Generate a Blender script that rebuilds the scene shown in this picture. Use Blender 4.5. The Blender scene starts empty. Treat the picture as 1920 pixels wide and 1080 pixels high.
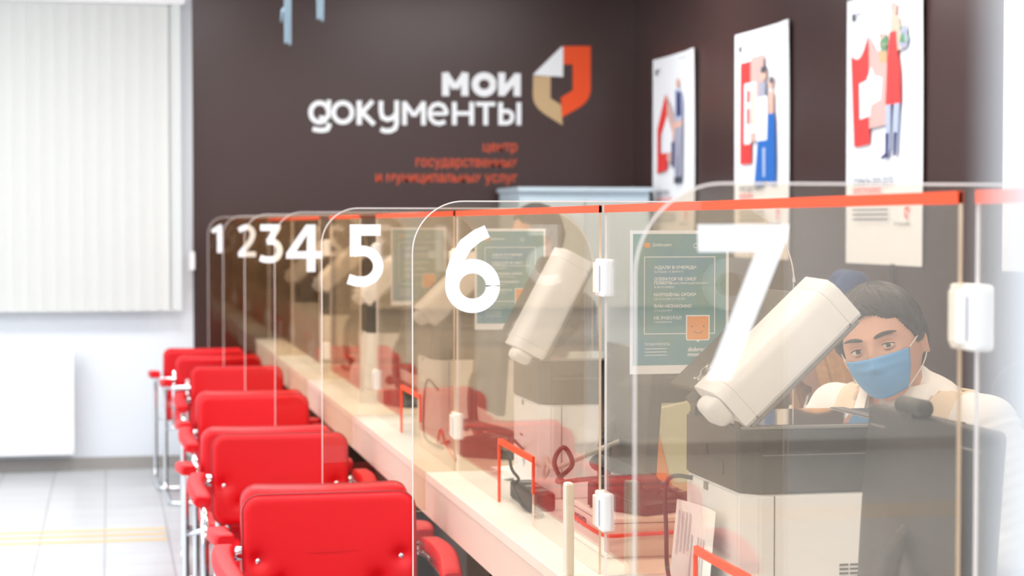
import bpy, bmesh, math, random
from mathutils import Vector, Matrix, noise
from mathutils.geometry import tessellate_polygon
random.seed(7)
PI = math.pi
S = bpy.context.scene
COL = S.collection

# ---------------------------------------------------------------- camera
cam_d = bpy.data.cameras.new('camera'); cam = bpy.data.objects.new('camera', cam_d); COL.objects.link(cam)
cam.location = (0, 0, 1.5)
cam.rotation_euler = (math.radians(90 - 1.893), 0, -math.atan(755 / 3600))
cam_d.sensor_width = 36; cam_d.lens = 67.5; cam_d.clip_start = 0.02
cam_d.dof.use_dof = True; cam_d.dof.focus_distance = 3.7; cam_d.dof.aperture_fstop = 5.0
S.camera = cam
# ---------------------------------------------------------------- world, exposure
W = bpy.data.worlds.new('world'); S.world = W; W.use_nodes = True
W.node_tree.nodes['Background'].inputs[0].default_value = (0.92, 0.96, 1.0, 1)
W.node_tree.nodes['Background'].inputs[1].default_value = 0.3
S.view_settings.view_transform = 'Standard'; S.view_settings.look = 'None'
S.view_settings.gamma = 1; S.view_settings.use_curve_mapping = False
S.view_settings.exposure = -0.72
S.cycles.transparent_max_bounces = 48
S.cycles.sample_clamp_indirect = 6.0
# ---------------------------------------------------------------- room lamps and one added fill lamp
def area(name, loc, rot, sx, sy, power, color):
    d = bpy.data.lights.new(name, 'AREA'); d.shape = 'RECTANGLE'; d.size = sx; d.size_y = sy
    d.energy = power; d.color = color
    o = bpy.data.objects.new(name, d); COL.objects.link(o); o.location = loc; o.rotation_euler = rot
    return o
for ly in (1.6, 4.4, 7.2, 10.0):
    for lx in (-2.2, 0.2, 2.3):
        area('ceiling_and_fill_lamp', (lx, ly, 3.15), (0, 0, 0), 1.2, 0.6, 62, (1.0, 0.985, 0.96))
area('ceiling_and_fill_lamp', (-1.6, 0.75, 3.15), (0, 0, 0), 1.2, 0.6, 70, (1.0, 0.985, 0.96))  # added fill lamp, only there to brighten the near white wall end
area('window_daylight', (-3.85, 6.5, 1.7), (0, -PI / 2, 0), 1.8, 8.0, 170, (0.86, 0.93, 1.0))

# ================================================================ helpers
def srgb(r, g, b):
    f = lambda c: (c / 255 / 12.92) if c / 255 <= 0.04045 else ((c / 255 + 0.055) / 1.055) ** 2.4
    return (f(r), f(g), f(b), 1)
def pmat(name, col, rough=0.5, metal=0.0, spec=0.5, bump=0, bscale=60, coat=0, sheen=0, vary=0):
    m = bpy.data.materials.new(name); m.use_nodes = True
    nt = m.node_tree; b = nt.nodes['Principled BSDF']
    c = srgb(*col)
    b.inputs['Base Color'].default_value = c
    b.inputs['Roughness'].default_value = rough; b.inputs['Metallic'].default_value = metal
    b.inputs['Specular IOR Level'].default_value = spec
    b.inputs['Coat Weight'].default_value = coat
    b.inputs['Sheen Weight'].default_value = sheen
    tc = nt.nodes.new('ShaderNodeTexCoord')
    n = nt.nodes.new('ShaderNodeTexNoise'); n.inputs['Scale'].default_value = bscale; n.inputs['Detail'].default_value = 4
    nt.links.new(tc.outputs['Object'], n.inputs['Vector'])
    if bump:
        bp = nt.nodes.new('ShaderNodeBump'); bp.inputs['Strength'].default_value = bump; bp.inputs['Distance'].default_value = 0.002
        nt.links.new(n.outputs['Fac'], bp.inputs['Height']); nt.links.new(bp.outputs['Normal'], b.inputs['Normal'])
    if vary:
        mx = nt.nodes.new('ShaderNodeMix'); mx.data_type = 'RGBA'
        mx.inputs[6].default_value = tuple(x * (1 - vary) for x in c[:3]) + (1,)
        mx.inputs[7].default_value = tuple(min(1, x * (1 + vary)) for x in c[:3]) + (1,)
        nt.links.new(n.outputs['Fac'], mx.inputs[0]); nt.links.new(mx.outputs[2], b.inputs['Base Color'])
    return m
def acrylic(name, tint, f0=0.04, gain=0.96):
    """thin clear sheet: tinted see-through plus a Schlick mirror term, the same for every ray"""
    m = bpy.data.materials.new(name); m.use_nodes = True; nt = m.node_tree; N = nt.nodes; L = nt.links
    N.clear()
    out = N.new('ShaderNodeOutputMaterial'); tr = N.new('ShaderNodeBsdfTransparent'); gl = N.new('ShaderNodeBsdfGlossy')
    tr.inputs[0].default_value = (*tint, 1); gl.inputs['Roughness'].default_value = 0.0
    gl.inputs[0].default_value = (1, 1, 1, 1)
    g = N.new('ShaderNodeNewGeometry'); d = N.new('ShaderNodeVectorMath'); d.operation = 'DOT_PRODUCT'
    L.new(g.outputs['Normal'], d.inputs[0]); L.new(g.outputs['Incoming'], d.inputs[1])
    def mth(op, a, b=None):
        n = N.new('ShaderNodeMath'); n.operation = op
        for i, v in enumerate((a, b)):
            if v is None: continue
            if isinstance(v, (int, float)): n.inputs[i].default_value = v
            else: L.new(v, n.inputs[i])
        return n.outputs[0]
    a = mth('ABSOLUTE', d.outputs['Value']); p = mth('POWER', mth('SUBTRACT', 1.0, a), 5.0)
    f = mth('ADD', mth('MULTIPLY', p, gain), f0)
    mx = N.new('ShaderNodeMixShader'); L.new(f, mx.inputs[0]); L.new(tr.outputs[0], mx.inputs[1]); L.new(gl.outputs[0], mx.inputs[2])
    L.new(mx.outputs[0], out.inputs[0])
    return m
M = {}
M['wall_white'] = pmat('white_paint', (232, 238, 245), 0.75, bump=0.1, bscale=30)
M['wall_brown'] = pmat('brown_wallpaper', (66, 47, 45), 0.3, spec=0.5, bump=0.25, bscale=220, vary=0.06)
M['ceiling'] = pmat('ceiling_white', (240, 240, 238), 0.9)
M['leather'] = pmat('red_leather', (212, 2, 20), 0.42, spec=0.35, bump=0.35, bscale=420, vary=0.03)
M['piping'] = pmat('dark_red_piping', (150, 4, 16), 0.45)
M['chrome'] = pmat('chrome', (225, 228, 232), 0.12, metal=1)
M['worktop'] = pmat('white_laminate', (240, 238, 235), 0.3, spec=0.5)
M['fascia'] = pmat('pale_laminate', (226, 214, 210), 0.4)  # white with the reflected red of the chairs mixed into its colour
M['undercounter'] = pmat('dark_brown_laminate', (70, 52, 40), 0.6)
M['glass'] = acrylic('bronze_acrylic', (0.932, 0.876, 0.80), 0.034)
M['clear'] = acrylic('clear_acrylic', (0.975, 0.965, 0.955), 0.036, 0.74)
M['edge'] = pmat('acrylic_cut_edge', (246, 238, 234), 0.3)
M['edge'].node_tree.nodes['Principled BSDF'].inputs['Transmission Weight'].default_value = 0.15
M['orange'] = pmat('orange_tape', (250, 78, 30), 0.5)
M['vinyl'] = pmat('white_vinyl', (246, 248, 250), 0.5)
M['clip'] = pmat('white_plastic', (240, 240, 240), 0.35)
M['pwhite'] = pmat('printer_white', (232, 235, 240), 0.4, bump=0.1, bscale=500)
M['pdark'] = pmat('printer_charcoal', (26, 25, 27), 0.4, bump=0.15, bscale=400)
M['pgrey'] = pmat('grey_plastic', (120, 120, 122), 0.4)
M['seam'] = pmat('seam_shadow_gap', (60, 62, 66), 0.7)
M['platen'] = pmat('platen_glass', (70, 66, 64), 0.04, spec=1.0, coat=1.0)
M['black'] = pmat('black_plastic', (26, 26, 28), 0.45, bump=0.1, bscale=300)
M['screen'] = pmat('screen_glass', (20, 22, 26), 0.15)
M['paper'] = pmat('paper_white', (244, 246, 250), 0.7)
M['ink'] = pmat('ink_grey', (70, 74, 88), 0.7)
M['inkpale'] = pmat('ink_pale', (176, 180, 192), 0.7)
M['pred'] = pmat('print_red', (236, 62, 60), 0.6)
M['ppink'] = pmat('print_pale_rose', (214, 176, 170), 0.6)
M['ptan'] = pmat('print_tan', (205, 172, 130), 0.6)
M['psalmon'] = pmat('print_salmon', (246, 160, 148), 0.6)
M['pblue'] = pmat('print_blue', (30, 105, 190), 0.6)
M['ppale'] = pmat('print_pale_blue', (176, 188, 216), 0.6)
M['pnavy'] = pmat('print_navy', (56, 58, 110), 0.6)
M['pskin'] = pmat('print_skin', (232, 186, 168), 0.6)
M['pgreen'] = pmat('print_green', (96, 150, 108), 0.6)
M['plilac'] = pmat('print_lilac_grey', (168, 170, 190), 0.6)
M['logo_orange'] = pmat('logo_orange', (244, 80, 18), 0.5)
M['logo_tan'] = pmat('logo_tan', (204, 172, 128), 0.5)
M['logo_text'] = pmat('logo_rust_lettering', (226, 84, 44), 0.5)
M['cab'] = pmat('cabinet_pale_blue', (196, 212, 222), 0.45)
M['cabdark'] = pmat('cabinet_gap', (70, 78, 86), 0.6)
M['radiator'] = pmat('radiator_enamel', (246, 247, 248), 0.35)
M['skirting'] = pmat('grey_skirting_tile', (162, 158, 154), 0.5, vary=0.05, bscale=9)
M['skin'] = pmat('skin', (224, 172, 150), 0.55, bump=0.1, bscale=300, vary=0.05)
M['hair'] = pmat('dark_hair', (34, 28, 27), 0.5, bump=0.9, bscale=160, vary=0.3)
M['hairgold'] = pmat('golden_brown_hair', (190, 138, 82), 0.5, bump=0.9, bscale=90, vary=0.45)
M['lip'] = pmat('lip', (176, 96, 92), 0.5)
M['eyew'] = pmat('eye_white', (225, 222, 218), 0.2)
M['iris'] = pmat('iris_dark', (44, 34, 30), 0.2)
M['mask'] = pmat('mask_blue', (104, 176, 238), 0.8, bump=0.3, bscale=700)
M['string'] = pmat('ear_loop_white', (235, 232, 226), 0.8)
M['shirt'] = pmat('white_shirt', (240, 238, 238), 0.8, bump=0.5, bscale=40)
M['vest'] = pmat('cream_vest', (232, 212, 190), 0.85, bump=0.3, bscale=300)
M['trouser'] = pmat('dark_trousers', (40, 40, 48), 0.85)
M['bluef'] = pmat('navy_blue_upholstery', (36, 62, 112), 0.8, bump=0.4, bscale=400)
M['darkf'] = pmat('dark_upholstery', (58, 48, 50), 0.85, bump=0.4, bscale=400)
M['cable'] = pmat('dark_cable', (52, 48, 52), 0.5)
M['cablew'] = pmat('pale_cable', (196, 192, 188), 0.5)
M['cableo'] = pmat('orange_red_cable', (238, 66, 36), 0.5)
M['folder'] = pmat('orange_folder', (244, 150, 40), 0.6)
M['paleyel'] = pmat('pale_green_folder', (214, 220, 190), 0.7)
M['steel'] = pmat('brushed_steel', (150, 172, 186), 0.3, metal=0.9)
M['yellow'] = pmat('yellow_guide_strip', (240, 200, 118), 0.6)
M['conduit'] = pmat('dark_conduit', (46, 38, 38), 0.5)

# blind slats: cloth that passes light
def blindmat():
    m = pmat('blind_fabric', (240, 242, 240), 0.85, bump=0.2, bscale=300)
    nt = m.node_tree; b = nt.nodes['Principled BSDF']; t = nt.nodes.new('ShaderNodeBsdfTranslucent'); t.inputs[0].default_value = (0.85, 0.87, 0.84, 1)
    mx = nt.nodes.new('ShaderNodeMixShader'); mx.inputs[0].default_value = 0.3
    o = nt.nodes['Material Output']; nt.links.new(b.outputs[0], mx.inputs[1]); nt.links.new(t.outputs[0], mx.inputs[2]); nt.links.new(mx.outputs[0], o.inputs[0])
    return m
M['blind'] = blindmat()
# floor tiles
def floormat():
    m = bpy.data.materials.new('floor_tiles'); m.use_nodes = True; nt = m.node_tree; b = nt.nodes['Principled BSDF']; L = nt.links
    tc = nt.nodes.new('ShaderNodeTexCoord'); mp = nt.nodes.new('ShaderNodeMapping'); L.new(tc.outputs['Object'], mp.inputs[0])
    mp.inputs['Location'].default_value = (0.03, 0.1, 0)
    br = nt.nodes.new('ShaderNodeTexBrick'); L.new(mp.outputs[0], br.inputs[0])
    br.offset = 0; br.squash = 1
    br.inputs['Scale'].default_value = 1; br.inputs['Brick Width'].default_value = 0.3; br.inputs['Row Height'].default_value = 0.3
    br.inputs['Mortar Size'].default_value = 0.0035; br.inputs['Mortar Smooth'].default_value = 0.2
    br.inputs['Color1'].default_value = srgb(206, 209, 212); br.inputs['Color2'].default_value = srgb(200, 203, 207)
    br.inputs['Mortar'].default_value = srgb(140, 142, 142)
    n = nt.nodes.new('ShaderNodeTexNoise'); n.inputs['Scale'].default_value = 3; n.inputs['Detail'].default_value = 5
    mp2 = nt.nodes.new('ShaderNodeMapping'); mp2.inputs['Scale'].default_value = (1, 6, 1); L.new(tc.outputs['Object'], mp2.inputs[0]); L.new(mp2.outputs[0], n.inputs[0])
    mx = nt.nodes.new('ShaderNodeMix'); mx.data_type = 'RGBA'; mx.blend_type = 'MULTIPLY'; mx.inputs[0].default_value = 0.25
    L.new(br.outputs[0], mx.inputs[6]); L.new(n.outputs['Color'], mx.inputs[7])
    rmp = nt.nodes.new('ShaderNodeMapRange'); rmp.inputs[3].default_value = 0.75; rmp.inputs[4].default_value = 1.0
    L.new(n.outputs['Fac'], rmp.inputs[0]); L.new(rmp.outputs[0], mx.inputs[7])
    L.new(mx.outputs[2], b.inputs['Base Color'])
    b.inputs['Roughness'].default_value = 0.28
    return m
M['floor'] = floormat()
def postermat():
    m = bpy.data.materials.new('teal_print'); m.use_nodes = True; nt = m.node_tree; b = nt.nodes['Principled BSDF']; L = nt.links
    tc = nt.nodes.new('ShaderNodeTexCoord'); n = nt.nodes.new('ShaderNodeTexNoise'); n.inputs['Scale'].default_value = 7; n.inputs['Detail'].default_value = 3
    L.new(tc.outputs['Object'], n.inputs[0])
    cr = nt.nodes.new('ShaderNodeValToRGB'); cr.color_ramp.elements[0].color = srgb(60, 140, 175); cr.color_ramp.elements[1].color = srgb(95, 150, 140)
    cr.color_ramp.elements[0].position = 0.35; cr.color_ramp.elements[1].position = 0.6
    L.new(n.outputs['Fac'], cr.inputs[0]); L.new(cr.outputs[0], b.inputs['Base Color']); b.inputs['Roughness'].default_value = 0.5
    return m
M['teal'] = postermat()

# ---------- mesh building
def box(bm, x0, x1, y0, y1, z0, z1, mi=0):
    vs = [bm.verts.new((x, y, z)) for z in (z0, z1) for y in (y0, y1) for x in (x0, x1)]
    fs = []
    for idx in ((0, 2, 3, 1), (4, 5, 7, 6), (0, 1, 5, 4), (2, 6, 7, 3), (0, 4, 6, 2), (1, 3, 7, 5)):
        f = bm.faces.new([vs[i] for i in idx]); f.material_index = mi; fs.append(f)
    return vs
def bbox_bm(x0, x1, y0, y1, z0, z1, bev=0.0, seg=3):
    bm = bmesh.new(); box(bm, x0, x1, y0, y1, z0, z1)
    if bev: bmesh.ops.bevel(bm, geom=list(bm.edges), offset=bev, segments=seg, affect='EDGES', profile=0.5)
    return bm
def tube(bm, pts, r, seg=12, closed=False, smooth=True):
    pts = [Vector(p) for p in pts]; n = len(pts); rings = []
    prev = None
    for i, p in enumerate(pts):
        if closed: t = pts[(i + 1) % n] - pts[i - 1]
        else: t = pts[min(i + 1, n - 1)] - pts[max(i - 1, 0)]
        t.normalize()
        if prev is None:
            a = Vector((0, 0, 1)) if abs(t.z) < 0.9 else Vector((1, 0, 0)); u = t.cross(a).normalized()
        else:
            u = prev - t * prev.dot(t); u.normalize()
        prev = u; v = t.cross(u)
        rr = r[i] if isinstance(r, (list, tuple)) else r
        rings.append([bm.verts.new(p + (u * math.cos(2 * PI * k / seg) + v * math.sin(2 * PI * k / seg)) * rr) for k in range(seg)])
    m = n if closed else n - 1
    for i in range(m):
        A = rings[i]; B = rings[(i + 1) % n]
        off = 0
        if closed and i == n - 1:
            off = min(range(seg), key=lambda o: (A[0].co - B[o].co).length)
        for k in range(seg):
            f = bm.faces.new((A[k], A[(k + 1) % seg], B[(k + 1 + off) % seg], B[(k + off) % seg])); f.smooth = smooth
    if not closed:
        bm.faces.new(rings[0][::-1]); bm.faces.new(rings[-1])
def fillet(pts, r, seg=6, closed=False):
    """round the corners of a polyline"""
    pts = [Vector(p) for p in pts]; out = []; n = len(pts)
    for i in range(n):
        if not closed and i in (0, n - 1): out.append(pts[i]); continue
        a, b, c = pts[i - 1], pts[i], pts[(i + 1) % n]
        d1 = (a - b); d2 = (c - b); rr = min(r, d1.length * 0.49, d2.length * 0.49)
        p1 = b + d1.normalized() * rr; p2 = b + d2.normalized() * rr
        for k in range(seg + 1):
            t = k / seg; out.append((1 - t) ** 2 * p1 + 2 * t * (1 - t) * b + t * t * p2)
    return out
def spline(pts, n=40):
    P = [Vector(p) for p in pts]; out = []; m = len(P) - 1
    for i in range(m):
        p0 = P[max(i - 1, 0)]; p1 = P[i]; p2 = P[i + 1]; p3 = P[min(i + 2, m)]
        k = max(2, n // m)
        for j in range(k):
            t = j / k
            out.append(0.5 * ((2 * p1) + (p2 - p0) * t + (2 * p0 - 5 * p1 + 4 * p2 - p3) * t * t + (3 * p1 - p0 - 3 * p2 + p3) * t ** 3))
    out.append(P[-1]); return out
def link(name, bm, mats, parent=None, smooth=None, recalc=True):
    me = bpy.data.meshes.new(name)
    if recalc: bmesh.ops.recalc_face_normals(bm, faces=bm.faces)
    if smooth is not None:
        for f in bm.faces: f.smooth = smooth
    bm.to_mesh(me); bm.free()
    for m in (mats if isinstance(mats, (list, tuple)) else [mats]): me.materials.append(m)
    o = bpy.data.objects.new(name, me); COL.objects.link(o)
    if parent: o.parent = parent
    return o
def autosmooth(o, ang=35):
    me = o.data
    for p in me.polygons: p.use_smooth = True
    me.set_sharp_from_angle(angle=math.radians(ang)) if hasattr(me, 'set_sharp_from_angle') else None
    return o
def tag(o, label, cat, group=None):
    o['label'] = label; o['category'] = cat
    if group: o['group'] = group
    return o
def thing(name, loc, label, cat, group=None, rz=0):
    o = bpy.data.objects.new(name, None); COL.objects.link(o); o.location = loc; o.rotation_euler = (0, 0, rz)
    o.empty_display_size = 0.1
    return tag(o, label, cat, group)
def structure(o): o['kind'] = 'structure'; return o
def dup(root, loc=None, rz=None, label=None, group=None):
    kids = {}
    for c in bpy.data.objects:
        if c.parent: kids.setdefault(c.parent, []).append(c)
    def cp(o, par):
        c = o.copy(); COL.objects.link(c); c.parent = par
        for k in kids.get(o, []): cp(k, c)
        return c
    r = cp(root, None)
    if loc is not None: r.location = loc
    if rz is not None: r.rotation_euler = (0, 0, rz)
    if label: r['label'] = label
    if group: r['group'] = group
    return r
# 2-D shapes -> thin prints. frame: origin, right vector, up vector, outward normal
class Frame:
    def __init__(s, o, r, u): s.o = Vector(o); s.r = Vector(r).normalized(); s.u = Vector(u).normalized(); s.n = s.r.cross(s.u)
    def p(s, x, y, h=0.0): return s.o + s.r * x + s.u * y + s.n * h
def poly2d(bm, fr, outer, h=0.0, holes=(), th=0.0, mi=0):
    loops = [outer] + list(holes)
    flat = [p for l in loops for p in l]
    tris = tessellate_polygon([[Vector((p[0], p[1], 0)) for p in l] for l in loops])
    top = [bm.verts.new(fr.p(p[0], p[1], h + th)) for p in flat]
    for t in tris:
        f = bm.faces.new([top[i] for i in t]); f.material_index = mi
    if th:
        bot = [bm.verts.new(fr.p(p[0], p[1], h)) for p in flat]
        for t in tris:
            f = bm.faces.new([bot[i] for i in reversed(t)]); f.material_index = mi
        k = 0
        for l in loops:
            n = len(l)
            for i in range(n):
                a, b = k + i, k + (i + 1) % n
                f = bm.faces.new((bot[a], bot[b], top[b], top[a])); f.material_index = mi + 1 if False else mi
            k += n
def ribbon(bm, fr, pts, w, h=0.0, th=0.0, mi=0):
    P = [Vector((p[0], p[1])) for p in pts]; L = []; R = []; n = len(P)
    for i in range(n):
        if i == 0: t = (P[1] - P[0]).normalized(); k = 1
        elif i == n - 1: t = (P[-1] - P[-2]).normalized(); k = 1
        else:
            t1 = (P[i] - P[i - 1]).normalized(); t2 = (P[i + 1] - P[i]).normalized(); t = (t1 + t2).normalized(); k = 1 / max(0.35, t.dot(t1))
        ww = (w[i] if isinstance(w, (list, tuple)) else w) / 2 * k
        nn = Vector((-t.y, t.x)) * ww; L.append(P[i] + nn); R.append(P[i] - nn)
    ext = []
    for i in range(n):
        ext.append([bm.verts.new(fr.p(q[0], q[1], h + th)) for q in (L[i], R[i])] + ([bm.verts.new(fr.p(q[0], q[1], h)) for q in (L[i], R[i])] if th else []))
    for i in range(n - 1):
        a, b = ext[i], ext[i + 1]
        f = bm.faces.new((a[0], a[1], b[1], b[0])); f.material_index = mi
        if th:
            for q in ((a[2], b[2], b[3], a[3]), (a[0], b[0], b[2], a[2]), (a[1], a[3], b[3], b[1])):
                bm.faces.new(q).material_index = mi
    if th:
        bm.faces.new((ext[0][0], ext[0][2], ext[0][3], ext[0][1])); bm.faces.new((ext[-1][0], ext[-1][1], ext[-1][3], ext[-1][2]))
def arc(cx, cy, rx, ry, a0, a1, n=24):
    return [(cx + rx * math.cos(math.radians(a0 + (a1 - a0) * i / n)), cy + ry * math.sin(math.radians(a0 + (a1 - a0) * i / n))) for i in range(n + 1)]
def text_mesh(s, size, bold=0.0, align='LEFT', spacing=1.0, xscale=1.0, fit=None):
    c = bpy.data.curves.new('t', 'FONT'); c.body = s; c.size = size; c.offset = bold * size; c.align_x = align
    c.space_character = spacing; c.resolution_u = 3
    o = bpy.data.objects.new('t', c); COL.objects.link(o)
    dg = bpy.context.evaluated_depsgraph_get(); me = bpy.data.meshes.new_from_object(o.evaluated_get(dg))
    co = [(v.co.x, v.co.y) for v in me.vertices]; fs = [list(p.vertices) for p in me.polygons]
    bpy.data.objects.remove(o); bpy.data.curves.remove(c); bpy.data.meshes.remove(me)
    if fit and co:
        x0 = min(p[0] for p in co); x1 = max(p[0] for p in co); k = fit / max(1e-6, x1 - x0)
        base = x0 if align == 'LEFT' else x1
        co = [((p[0] - base) * k + (0 if align == 'LEFT' else 0), p[1]) for p in co]
    return co, fs
def add_text(bm, fr, s, x, y, size, h=0.0004, bold=0.0, align='LEFT', fit=None, mi=0):
    co, fs = text_mesh(s, size, bold, align, fit=fit)
    vs = [bm.verts.new(fr.p(x + a, y + b, h)) for a, b in co]
    for f in fs:
        try: g = bm.faces.new([vs[i] for i in f]); g.material_index = mi
        except ValueError: pass
def rrect(w, h, r, n=6, cx=0, cy=0):
    out = []
    for (sx, sy, a) in ((1, 1, 0), (-1, 1, 90), (-1, -1, 180), (1, -1, 270)):
        out += arc(cx + sx * (w / 2 - r), cy + sy * (h / 2 - r), r, r, a, a + 90, n)
    return out
def slab(w, h, t, rc, re, deform=None, nc=8, ne=5, inner=7):
    """cushion-like rounded slab in the XZ plane, thickness along Y (front = -Y), centred"""
    bm = bmesh.new()
    def ring(inset, y):
        r = max(rc - inset, 0.004); P = rrect(w - 2 * inset, h - 2 * inset, r, nc); Q = []
        for i_, p in enumerate(P):
            Q.append(p)
            if (i_ + 1) % (nc + 1) == 0:
                q = P[(i_ + 1) % len(P)]
                for k_ in range(1, 22): Q.append((p[0] + (q[0] - p[0]) * k_ / 22, p[1] + (q[1] - p[1]) * k_ / 22))
        return [(p[0], y, p[1]) for p in Q]
    rings = []
    for side in (-1, 1):
        seq = []
        for k in range(ne + 1):
            a = k / ne * PI / 2; seq.append(ring(re * (1 - math.cos(a)), side * (t / 2 - re + re * math.sin(a))))
        mi_ = min(w, h) / 2 - re - 0.004
        for k in range(1, inner + 1):
            seq.append(ring(re + mi_ * k / inner, side * t / 2))
        rings.append(seq)
    allr = rings[0][::-1] + rings[1]
    V = [[bm.verts.new(deform(*p) if deform else p) for p in r] for r in allr]
    n = len(V[0])
    for i in range(len(V) - 1):
        for k in range(n):
            f = bm.faces.new((V[i][k], V[i][(k + 1) % n], V[i + 1][(k + 1) % n], V[i + 1][k])); f.smooth = True
    bm.faces.new(V[0]); bm.faces.new(V[-1][::-1])
    return bm
def xf(bm, mat): bmesh.ops.transform(bm, matrix=mat, verts=bm.verts); return bm

# ================================================================ geometry constants
XE, XC, XO = 0.567, 0.864, 0.9465        # free edge of the numbered screens, counter front, line of orange topped screens
TOP = 0.808                               # worktop height
XW, YB, HC = 3.31, 12.0, 3.2
YK = {k: 2.009 + (7 - k) * 1.635 for k in range(1, 8)}
YK[1] = 11.75
# ================================================================ room shell
bm = bmesh.new(); box(bm, -4.0, XW + 0.1, 0.15, YB + 0.4, -0.1, 0); structure(link('floor', bm, M['floor']))
bm = bmesh.new(); box(bm, -4.1, XW + 0.1, 0.15, YB + 0.4, HC, HC + 0.1); structure(link('ceiling', bm, M['ceiling']))
XB = 0.507
bm = bmesh.new()
for (x0, x1, z0, z1) in ((-4.0, -2.3, 0, HC), (-2.3, 0.36, 0, 1.05), (-2.3, 0.36, 2.7, HC), (0.36, XB, 0, HC)):
    box(bm, x0, x1, YB, YB + 0.2, z0, z1)
structure(link('wall_back', bm, M['wall_white']))
bm = bmesh.new(); box(bm, XB, XW + 0.1, YB - 0.012, YB + 0.2, 0, HC); structure(link('wall_back_brown', bm, M['wall_brown']))
bm = bmesh.new(); box(bm, XW, XW + 0.1, 0.28, YB - 0.012, 0, HC); structure(link('wall_right', bm, M['wall_brown']))
bm = bmesh.new(); box(bm, -4.1, -4.0, 0.15, YB + 0.2, 0, HC); structure(link('wall_left', bm, M['wall_white']))
# white end of the wall the photograph was taken past
bm = bbox_bm(0.131, XW + 0.1, 0.19, 0.27, 0, HC, 0.004, 2); structure(link('wall_front', bm, M['wall_white']))
bm = bmesh.new(); box(bm, -4.0, XB - 0.002, YB - 0.012, YB, 0, 0.075)
for i in range(16): pass
structure(link('baseboard_back', bm, M['skirting']))
# window behind the blind
bm = bmesh.new()
for (x0, x1, z0, z1) in ((-2.3, 0.36, 1.05, 1.12), (-2.3, 0.36, 2.63, 2.7), (-2.3, -2.23, 1.12, 2.63), (0.29, 0.36, 1.12, 2.63), (-1.0, -0.94, 1.12, 2.63)):
    box(bm, x0, x1, YB + 0.08, YB + 0.14, z0, z1)
wf = structure(link('window_1', bm, M['wall_white']))
bm = bmesh.new(); box(bm, -2.24, 0.3, YB + 0.105, YB + 0.115, 1.11, 2.64); link('pane', bm, acrylic('window_glass', (0.97, 0.98, 0.98)), wf)
# ---- wall sign
def px(x, y):  # back wall sign: photo crop measures to metres on the wall
    return x, y
bw = Frame((0, YB - 0.012, 0), (1, 0, 0), (0, 0, 1))
def wp(xp, yp):
    u = (xp - 205) / 3678.0; yy = YB - 0.012
    X = u * 0.97873 * yy / (1 - 0.2052 * u); z = 0.97873 * yy + 0.2052 * X
    return (X, 1.5 - (yp - 421) / 3600.0 * z)
def c3(pts): return [wp(540 + a / 3.0, 60 + b / 3.0) for a, b in pts]
sign = thing('wall_sign', (wp(790, 340)[0], YB - 0.012, wp(790, 340)[1]), 'white, orange and tan sign of folded emblem and lettering on the brown back wall', 'sign')
so = Vector(sign.location)
def part(bm, name, mat, parent, off):
    xf(bm, Matrix.Translation(-Vector(off))); return link(name, bm, mat, parent)
em = bmesh.new(); poly2d(em, bw, c3([(1540, 84), (1700, 84), (1700, 335), (1690, 372), (1668, 402), (1640, 425), (1540, 482), (1533, 372), (1600, 330), (1600, 186), (1545, 186)]), 0.0, th=0.006)
part(em, 'emblem_orange_bracket', M['logo_orange'], sign, so)
em = bmesh.new(); poly2d(em, bw, c3([(1378, 252), (1475, 252), (1475, 375), (1533, 412), (1543, 526), (1440, 462), (1405, 432), (1383, 398), (1376, 360)]), 0.0, th=0.006)
part(em, 'emblem_tan_bracket', M['logo_tan'], sign, so)
em = bmesh.new(); poly2d(em, bw, c3([(1535, 88), (1545, 88), (1545, 256), (1378, 246), (1382, 238)]), 0.002, th=0.006)
part(em, 'emblem_white_fold', M['vinyl'], sign, so)
lt = bmesh.new()
hk = [0.0]
def st(pts, w, b=None):
    hk[0] += 0.00035; ribbon(lt, bw, c3(pts), (w / 3.0) * (bw_scale), 0.002 + hk[0])
bw_scale = 11.9 / 3600
def L3(x, y): return (x, y)
# "мои" (heavy)
st([(887, 362), (887, 232)], 42); st([(995, 362), (995, 232)], 42); st([(884, 236), (941, 318)], 36); st([(998, 236), (941, 318)], 36)
st(arc(1103, 298, 50, 48, 0, 360, 30), 42)
st([(1202, 232), (1202, 362)], 42); st([(1288, 236), (1288, 364)], 42); st([(1206, 345), (1284, 255)], 40)
# "документы"
st(arc(180, 455, 50, 54, 0, 360, 30), 27); st([(232, 384), (232, 520)] + arc(186, 520, 46, 34, 0, -100, 10)[1:] , 27)
st([(232, 515)] + [(232, 530), (222, 548), (200, 554), (175, 554), (140, 546)], 27)
st(arc(310, 455, 52, 54, 0, 360, 30), 27)
st([(402, 388), (402, 524)], 30); st([(478, 390), (418, 455), (486, 522)], 27)
st([(520, 390), (520, 440)] + arc(562, 450, 42, 50, 180, 0, 14)[1:] , 27) if False else st([(524, 390), (524, 450), (532, 482), (558, 494), (590, 486), (608, 462)], 27)
st([(612, 388), (612, 515), (602, 545), (575, 558), (545, 558), (522, 548)], 27)
st([(656, 526), (656, 394)], 28); st([(762, 526), (762, 394)], 28); st([(654, 397), (709, 474)], 25); st([(764, 397), (709, 474)], 25)
st(arc(845, 460, 50, 52, -35 - 5, -360 + 2, 26), 27) if False else None
st([(800, 462), (890, 462)] , 22)
st([(891, 468), (889, 445), (873, 418), (846, 407), (818, 414), (800, 436), (796, 462), (802, 490), (822, 510), (850, 517), (884, 506)], 25)
st([(935, 396), (935, 525)], 28); st([(1032, 396), (1032, 525)], 28); st([(935, 460), (1032, 460)], 24)
st([(1056, 408), (1164, 408)], 25); st([(1110, 400), (1110, 526)], 28)
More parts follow.
